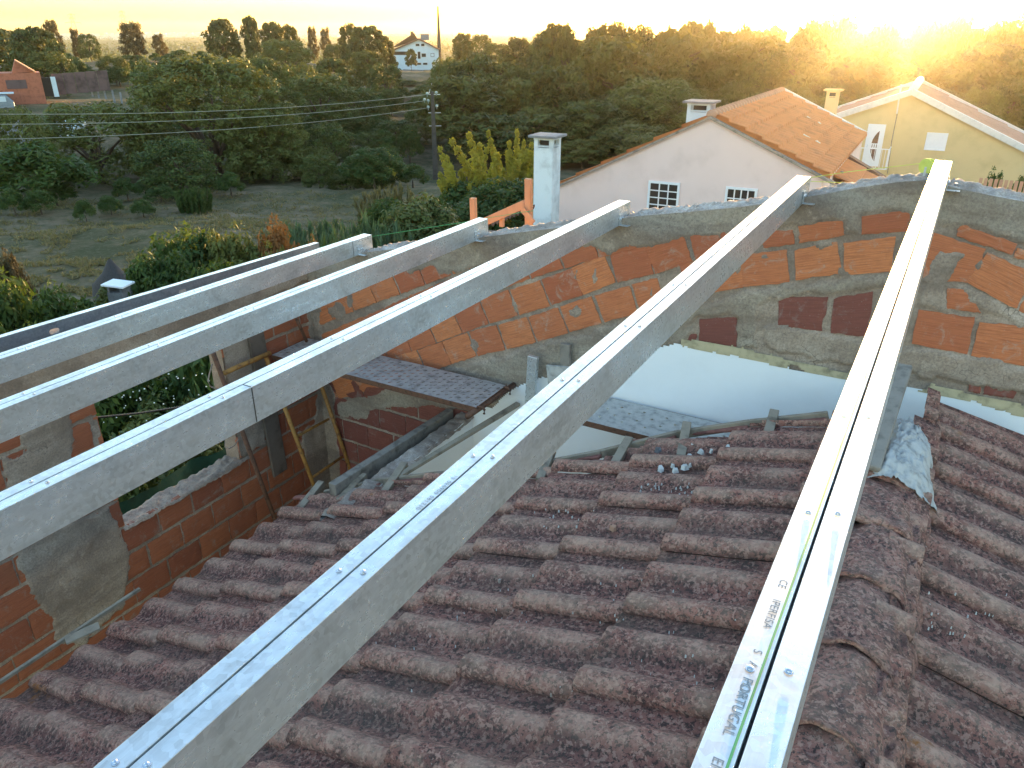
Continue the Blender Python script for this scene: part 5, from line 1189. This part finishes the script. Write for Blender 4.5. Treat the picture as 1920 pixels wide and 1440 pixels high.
# ---------------------------------------------------------------- white house on the far side of the valley
Dh=240; c=atd(790,128,Dh); az_=math.atan2(c.y,c.x)-math.pi/2
wh=tag(empty('white_house',(c.x,c.y,c.z)),'white three storey house with a brown pitched roof across the valley','house'); wh.rotation_euler=(0,0,az_)
sc=Dh/1589*.995
def wx(px_): return (px_-790)*sc*1.03
def wz(py_): return (127-py_)*sc*1.02
b=MB(); b.prism([(wx(740),0,-1.5),(wx(823),0,-1.5),(wx(823),0,wz(95)),(wx(788),0,wz(78)),(wx(740),0,wz(97))],(0,9,0)); b.build('wall',M['white_house'],wh)
b=MB(); b.bar((wx(738),4.3,wz(96.5)),(wx(788),4.3,wz(77)),9.8,.35); b.bar((wx(788),4.3,wz(77)),(wx(825),4.3,wz(95)),9.8,.35); b.build('roof',M['roof_dark'],wh)
b=MB(); b.prism([(wx(742),4,wz(92)),(wx(780),4,wz(68)),(wx(786),4,wz(78))],(0,6,0)); b.bar((wx(740),6.5,wz(92)),(wx(780),6.5,wz(68)),7,.4); b.build('upper_roof',M['roof_dark'],wh)
b=MB(); b.box((wx(799),5,wz(74)),(wx(807)-wx(791),1.5,wz(69)-wz(80))); b.build('chimney_block',M['asphalt'],wh)
b=MB(); b.box((wx(775.5),5.5,wz(69)),(.9,.9,1.4)); b.build('chimney',M['roof_dark'],wh)
for a_,bb,e_,f_ in [(781,84.5,789,89.5),(791,84.5,798,89.5),(784,98,790,111),(791,101,800,108),(782,117,790.5,121.5),(793,117,802,121.5),(809,117,817,121)]:
    m_=MB(); m_.box(((wx(a_)+wx(e_))/2,-.03,(wz(bb)+wz(f_))/2),(wx(e_)-wx(a_),.08,wz(bb)-wz(f_))); f2=m_.build('window',M['trim'],wh)
    m_=MB(); m_.box(((wx(a_)+wx(e_))/2,-.10,(wz(bb)+wz(f_))/2),(wx(e_)-wx(a_)-.2,.06,wz(bb)-wz(f_)-.2)); m_.build('pane',M['glass'],f2)
m_=MB(); m_.box(((wx(808)+wx(815))/2,-.03,(wz(101)+wz(107.5))/2),(wx(815)-wx(808),.08,wz(101)-wz(107.5))); f2=m_.build('window',M['asphalt'],wh); m_=MB(); m_.box(((wx(808)+wx(815))/2,-.10,(wz(101)+wz(107.5))/2),(wx(815)-wx(808)-.3,.06,wz(101)-wz(107.5)-.3)); m_.build('shutter',M['white_house'],f2)
m_=MB(); m_.box((wx(760),-.05,wz(101)),(wx(780)-wx(742),.1,.9)); m_.build('balcony_recess',M['glass'],wh)
b=MB(); p=atd(775,138,226); b.box((p.x,p.y,p.z-.5),(6.5,.5,3)); w_=b.build('retaining_wall',M['asphalt']); tag(w_,'weathered retaining wall below the white house','wall')
# ---------------------------------------------------------------- red brick hut, panels, posts at the left
Dk=110; c=atd(40,208,Dk); az_=math.atan2(c.y,c.x)-math.pi/2; s_=Dk/1589*1.08
hut=tag(empty('brick_hut',c),'small unfinished red brick hut at the left edge','hut'); hut.rotation_euler=(0,0,az_)
X_=lambda v:(v-40)*s_; Z_=lambda v:(208-v)*s_*.97
b=MB(); b.box(((X_(-25)+X_(77))/2,2,(Z_(152)-1)/2-.5),(X_(77)-X_(-25),4,Z_(152)+2)); b.build('wall',M['corr_brick'],hut)
b=MB(); b.prism([(X_(40),.2,Z_(152)),(X_(70),.2,Z_(151)),(X_(48),.2,Z_(134))],(0,3.2,0)); b.build('gable',M['corr_brick'],hut)
b=MB(); b.bar((X_(48),1.5,Z_(133.5)),(X_(71),1.5,Z_(151)),3.4,.12); b.build('gable_edge',M['terra_pale'],hut)
b=MB(); b.box(((X_(29)+X_(56))/2,-.03,(Z_(162)+Z_(175))/2),(X_(56)-X_(29),.1,Z_(162)-Z_(175))); b.build('window',M['panel_brown'],hut)
b=MB(); b.prism([(X_(-10),-.6,Z_(147)),(X_(12),-.6,Z_(154)),(X_(6),-.6,Z_(157)),(X_(-10),-.6,Z_(157))],(0,.8,0)); b.build('roof_sheet',M['white_house'],hut)
b=MB(); b.box((X_(85),.5,(Z_(160)+Z_(188))/2),(X_(92)-X_(74),.3,Z_(160)-Z_(188))); b.build('doorway',M['glass'],hut)
b=MB(); b.box((X_(93),.3,(Z_(160)+Z_(188))/2),(.5,.3,Z_(158)-Z_(188))); b.build('door_post',M['white_house'],hut)
b=MB(); 
for k in range(5):
    xa,xb=92+k*16.2,92+(k+1)*16.2-.6; b.box(((X_(xa)+X_(xb))/2,1.2+.05*(k%2),(Z_(155-k*.8)+Z_(187-k))/2),(X_(xb)-X_(xa),.12,Z_(155-k*.8)-Z_(187-k)))
pn=b.build('metal_enclosure',M['panel_brown']); pn.matrix_world=Matrix.Translation(c)@Matrix.Rotation(az_,4,'Z'); tag(pn,'rust brown metal panel enclosure right of the red brick hut','enclosure')
v=tag(empty('derelict_van'),'old dark vehicle body with a white roof rack parked before the red brick hut','vehicle'); v.matrix_world=Matrix.Translation(c)@Matrix.Rotation(az_,4,'Z')@Matrix.Translation((X_(8),-3.2,0))
b=MB(); b.prism([(-3.4,0,.3),(1.9,0,.3),(1.9,0,1.2),(1.3,0,2.0),(-3.4,0,2.0)],(0,1.8,0)); b.build('body',M['galv_dull'],v,bevel=.08)
for xx in(-2.4,-.9,.6):
    b=MB(); b.box((xx,-.02,1.55),(1.2,.06,.55)); b.build('window',M['white_house'],v)
b=MB(); b.box((-.4,.9,2.12),(5.0,1.9,.1)); b.build('roof_board',M['white_house'],v)
for xx in(-2.4,1.0):
    for yy in(.1,1.7): b=MB(); b.tube([(xx,yy-.12,.35),(xx,yy+.12,.35)],.36,14); b.build('wheel',M['black'],v)
for i,(a_,bb,e_,f_) in enumerate([(167,150,174,175),(179,152,186,178),(192,155,199,180),(210,169,217,193),(225,173,230,193)]):
    p,q_=atd(a_,bb,112),atd(e_,f_+6,112); b=MB(); b.bar(q_,p,.22); tag(b.build('fence_post',M['asphalt']),['first leaning grey fence post right of the rusty panels','second leaning grey fence post right of the rusty panels','third leaning grey fence post right of the rusty panels','first of the two lower dark fence posts','last and lowest fence post'][i],'fence post','leaning fence posts')
b=MB(); rg=random.Random(9)
for k in range(120):
    px_,py_=rg.uniform(20,150),rg.uniform(196,216); p=atd(px_,py_,rg.uniform(86,94)); p.z=g1(p.x,p.y)+rg.uniform(0,.8); r=rg.uniform(.15,.6); b.box(p,(r*1.6,r,r*.6),Matrix.Rotation(rg.uniform(0,3),3,'Z')@Matrix.Rotation(rg.uniform(-.5,.5),3,'X'))
tag(b.build('rubble_heap',M['white_house']),'heap of pale rubble and scrap below the red brick hut','rubble',kind='stuff')
Dw=82; c=atd(42,248,Dw); b=MB()
for k in range(6): b.box((0,-k*.25,-.30*k+.9),(3.3,.5,.32)); 
w_=b.build('stone_steps',M['asphalt']); w_.matrix_world=Matrix.Translation((c.x,c.y,c.z))@Matrix.Rotation(math.atan2(c.y,c.x)-math.pi/2,4,'Z'); tag(w_,'pale grey stacked stone steps left of the dark oak','steps')
# road sign sized white panel in the distance left out; pylons on the horizon
def pylon(px_,ptop,pbase,D,label,arms):
    g=atd(px_,pbase,D); h=atd(px_,ptop,D).z-g.z; a_=math.atan2(g.y,g.x)-math.pi/2
    o=tag(empty('power_pylon',g),label,'pylon'); o.rotation_euler=(0,0,a_); b=MB(); w0=h*.13; r=h*.0052
    lv=[0,.18,.34,.48,.6,.7,.8,.9,1.0]
    wd=lambda t: w0*(1-t)**.8+h*.012
    for t0,t1 in zip(lv[:-1],lv[1:]):
        for sx in(-1,1):
            for sy in(-1,1):
                b.bar((sx*wd(t0),sy*wd(t0),h*t0),(sx*wd(t1),sy*wd(t1),h*t1),r*1.4); b.bar((sx*wd(t0),sy*wd(t0),h*t0),(-sx*wd(t1),sy*wd(t1),h*t1),r)
    b.build('lattice',M['pole'],o)
    for t,l in arms:
        b=MB(); b.bar((-l*h,0,h*t),(l*h,0,h*t),r*1.5); b.bar((-l*h,0,h*t),(0,0,h*(t+.05)),r*1.2); b.bar((l*h,0,h*t),(0,0,h*(t+.05)),r*1.2)
        for sx in(-1,1): b.bar((sx*l*h,0,h*t),(sx*l*h,0,h*(t-.09)),r*1.2)
        b.build('crossarm',M['pole'],o)
pylon(143,26,72,1500,'power pylon with wide arms on the left horizon',[(.97,.14),(.82,.12),(.64,.32)])
pylon(237,20,70,1700,'faint narrow power pylon behind the thick ragged skyline tree',[(.95,.10),(.8,.12),(.6,.2)])
pylon(955,60,80,1900,'small distant pylon right of the mast on the horizon',[(.95,.3)])
b=MB(); rg=random.Random(12)
for k in range(420):
    px_=rg.uniform(60,640); y0=rg.uniform(66,76); D=rg.uniform(4300,5200); p=atd(px_,y0,D); z=g1(p.x,p.y)
    w=rg.uniform(10,32); h=rg.uniform(7,16); b.box((p.x,p.y,z+h/2+rg.uniform(0,14)),(w,w*.6,h),Matrix.Rotation(rg.uniform(0,3),3,'Z'))
tag(b.build('distant_town',M['white_house']),'pale houses of a distant town along the left horizon','town',kind='stuff')
cl=[]; rg=random.Random(21)
for k in range(2600):
    a_=rg.uniform(-200,2100); D=math.exp(rg.uniform(math.log(430),math.log(4600))); p=atd(a_,60,D); r=rg.uniform(4,9)*(1+D/2500); cl.append((p.x,p.y,g1(p.x,p.y)+r*.35,r*1.6,r*1.6,r*.7))
V,F,rn=leaves(cl,26,3.2,5,1.4,.5); cc=np.repeat(np.array(cl)[:,:3],26*4,0); dd=np.hypot(cc[:,0],cc[:,1])/900; V=cc+(V-cc)*1.0
tag(mesh_np('far_woods',V,F,M['oak'],attrs={'rnd':rn}),'wooded plain far beyond the ridge reaching to the horizon','woods',kind='stuff')
# grey shed chimney near the left edge and the net cone behind it
p=atd(224,545,15); o=tag(empty('shed_chimney',(p.x,p.y,-7.0)),'low grey chimney with a flat white cap among the hedge bushes','chimney'); o.rotation_euler=(0,0,R(20))
zt=atd(222,535,15).z+7.0
b=MB(); b.box((0,0,(zt-.1)/2),(.30,.28,zt-.1)); 
for sx in(-1,1): b.box((sx*.12,0,zt-.05),(.04,.26,.12))
b.build('shaft',M['render_grey'],o); b=MB(); b.box((0,0,zt+.03),(.42,.36,.03),Matrix.Rotation(R(4),3,'Y')); b.build('cap',M['white'],o)
p=atd(215,530,21.5); h=atd(216,484,21.5).z-p.z; b=MB(); b.tube([(p.x,p.y,p.z-.6),(p.x,p.y,p.z+.02),(p.x,p.y,p.z+h*.45),(p.x,p.y,p.z+h)],[.62,.52,.24,.03],14,False); nt_=b.build('net_cone',M['net'],smooth=True); tag(nt_,'dark conical net standing in the field behind the shed chimney','net')
# ---------------------------------------------------------------- air
b=MB(); b.box((0,0,(-75+60)/2),(15800,15800,135))
hz=b.build('haze',None); m=bpy.data.materials.new('haze_air'); m.use_nodes=True; t=m.node_tree; t.nodes.clear(); ou=t.nodes.new('ShaderNodeOutputMaterial'); vv=t.nodes.new('ShaderNodeVolumePrincipled')
vv.inputs['Color'].default_value=(1,.93,.82,1); vv.inputs['Density'].default_value=HAZE; vv.inputs['Anisotropy'].default_value=.915; t.links.new(vv.outputs[0],ou.inputs['Volume']); hz.data.materials.append(m); tag(hz,kind='stuff')
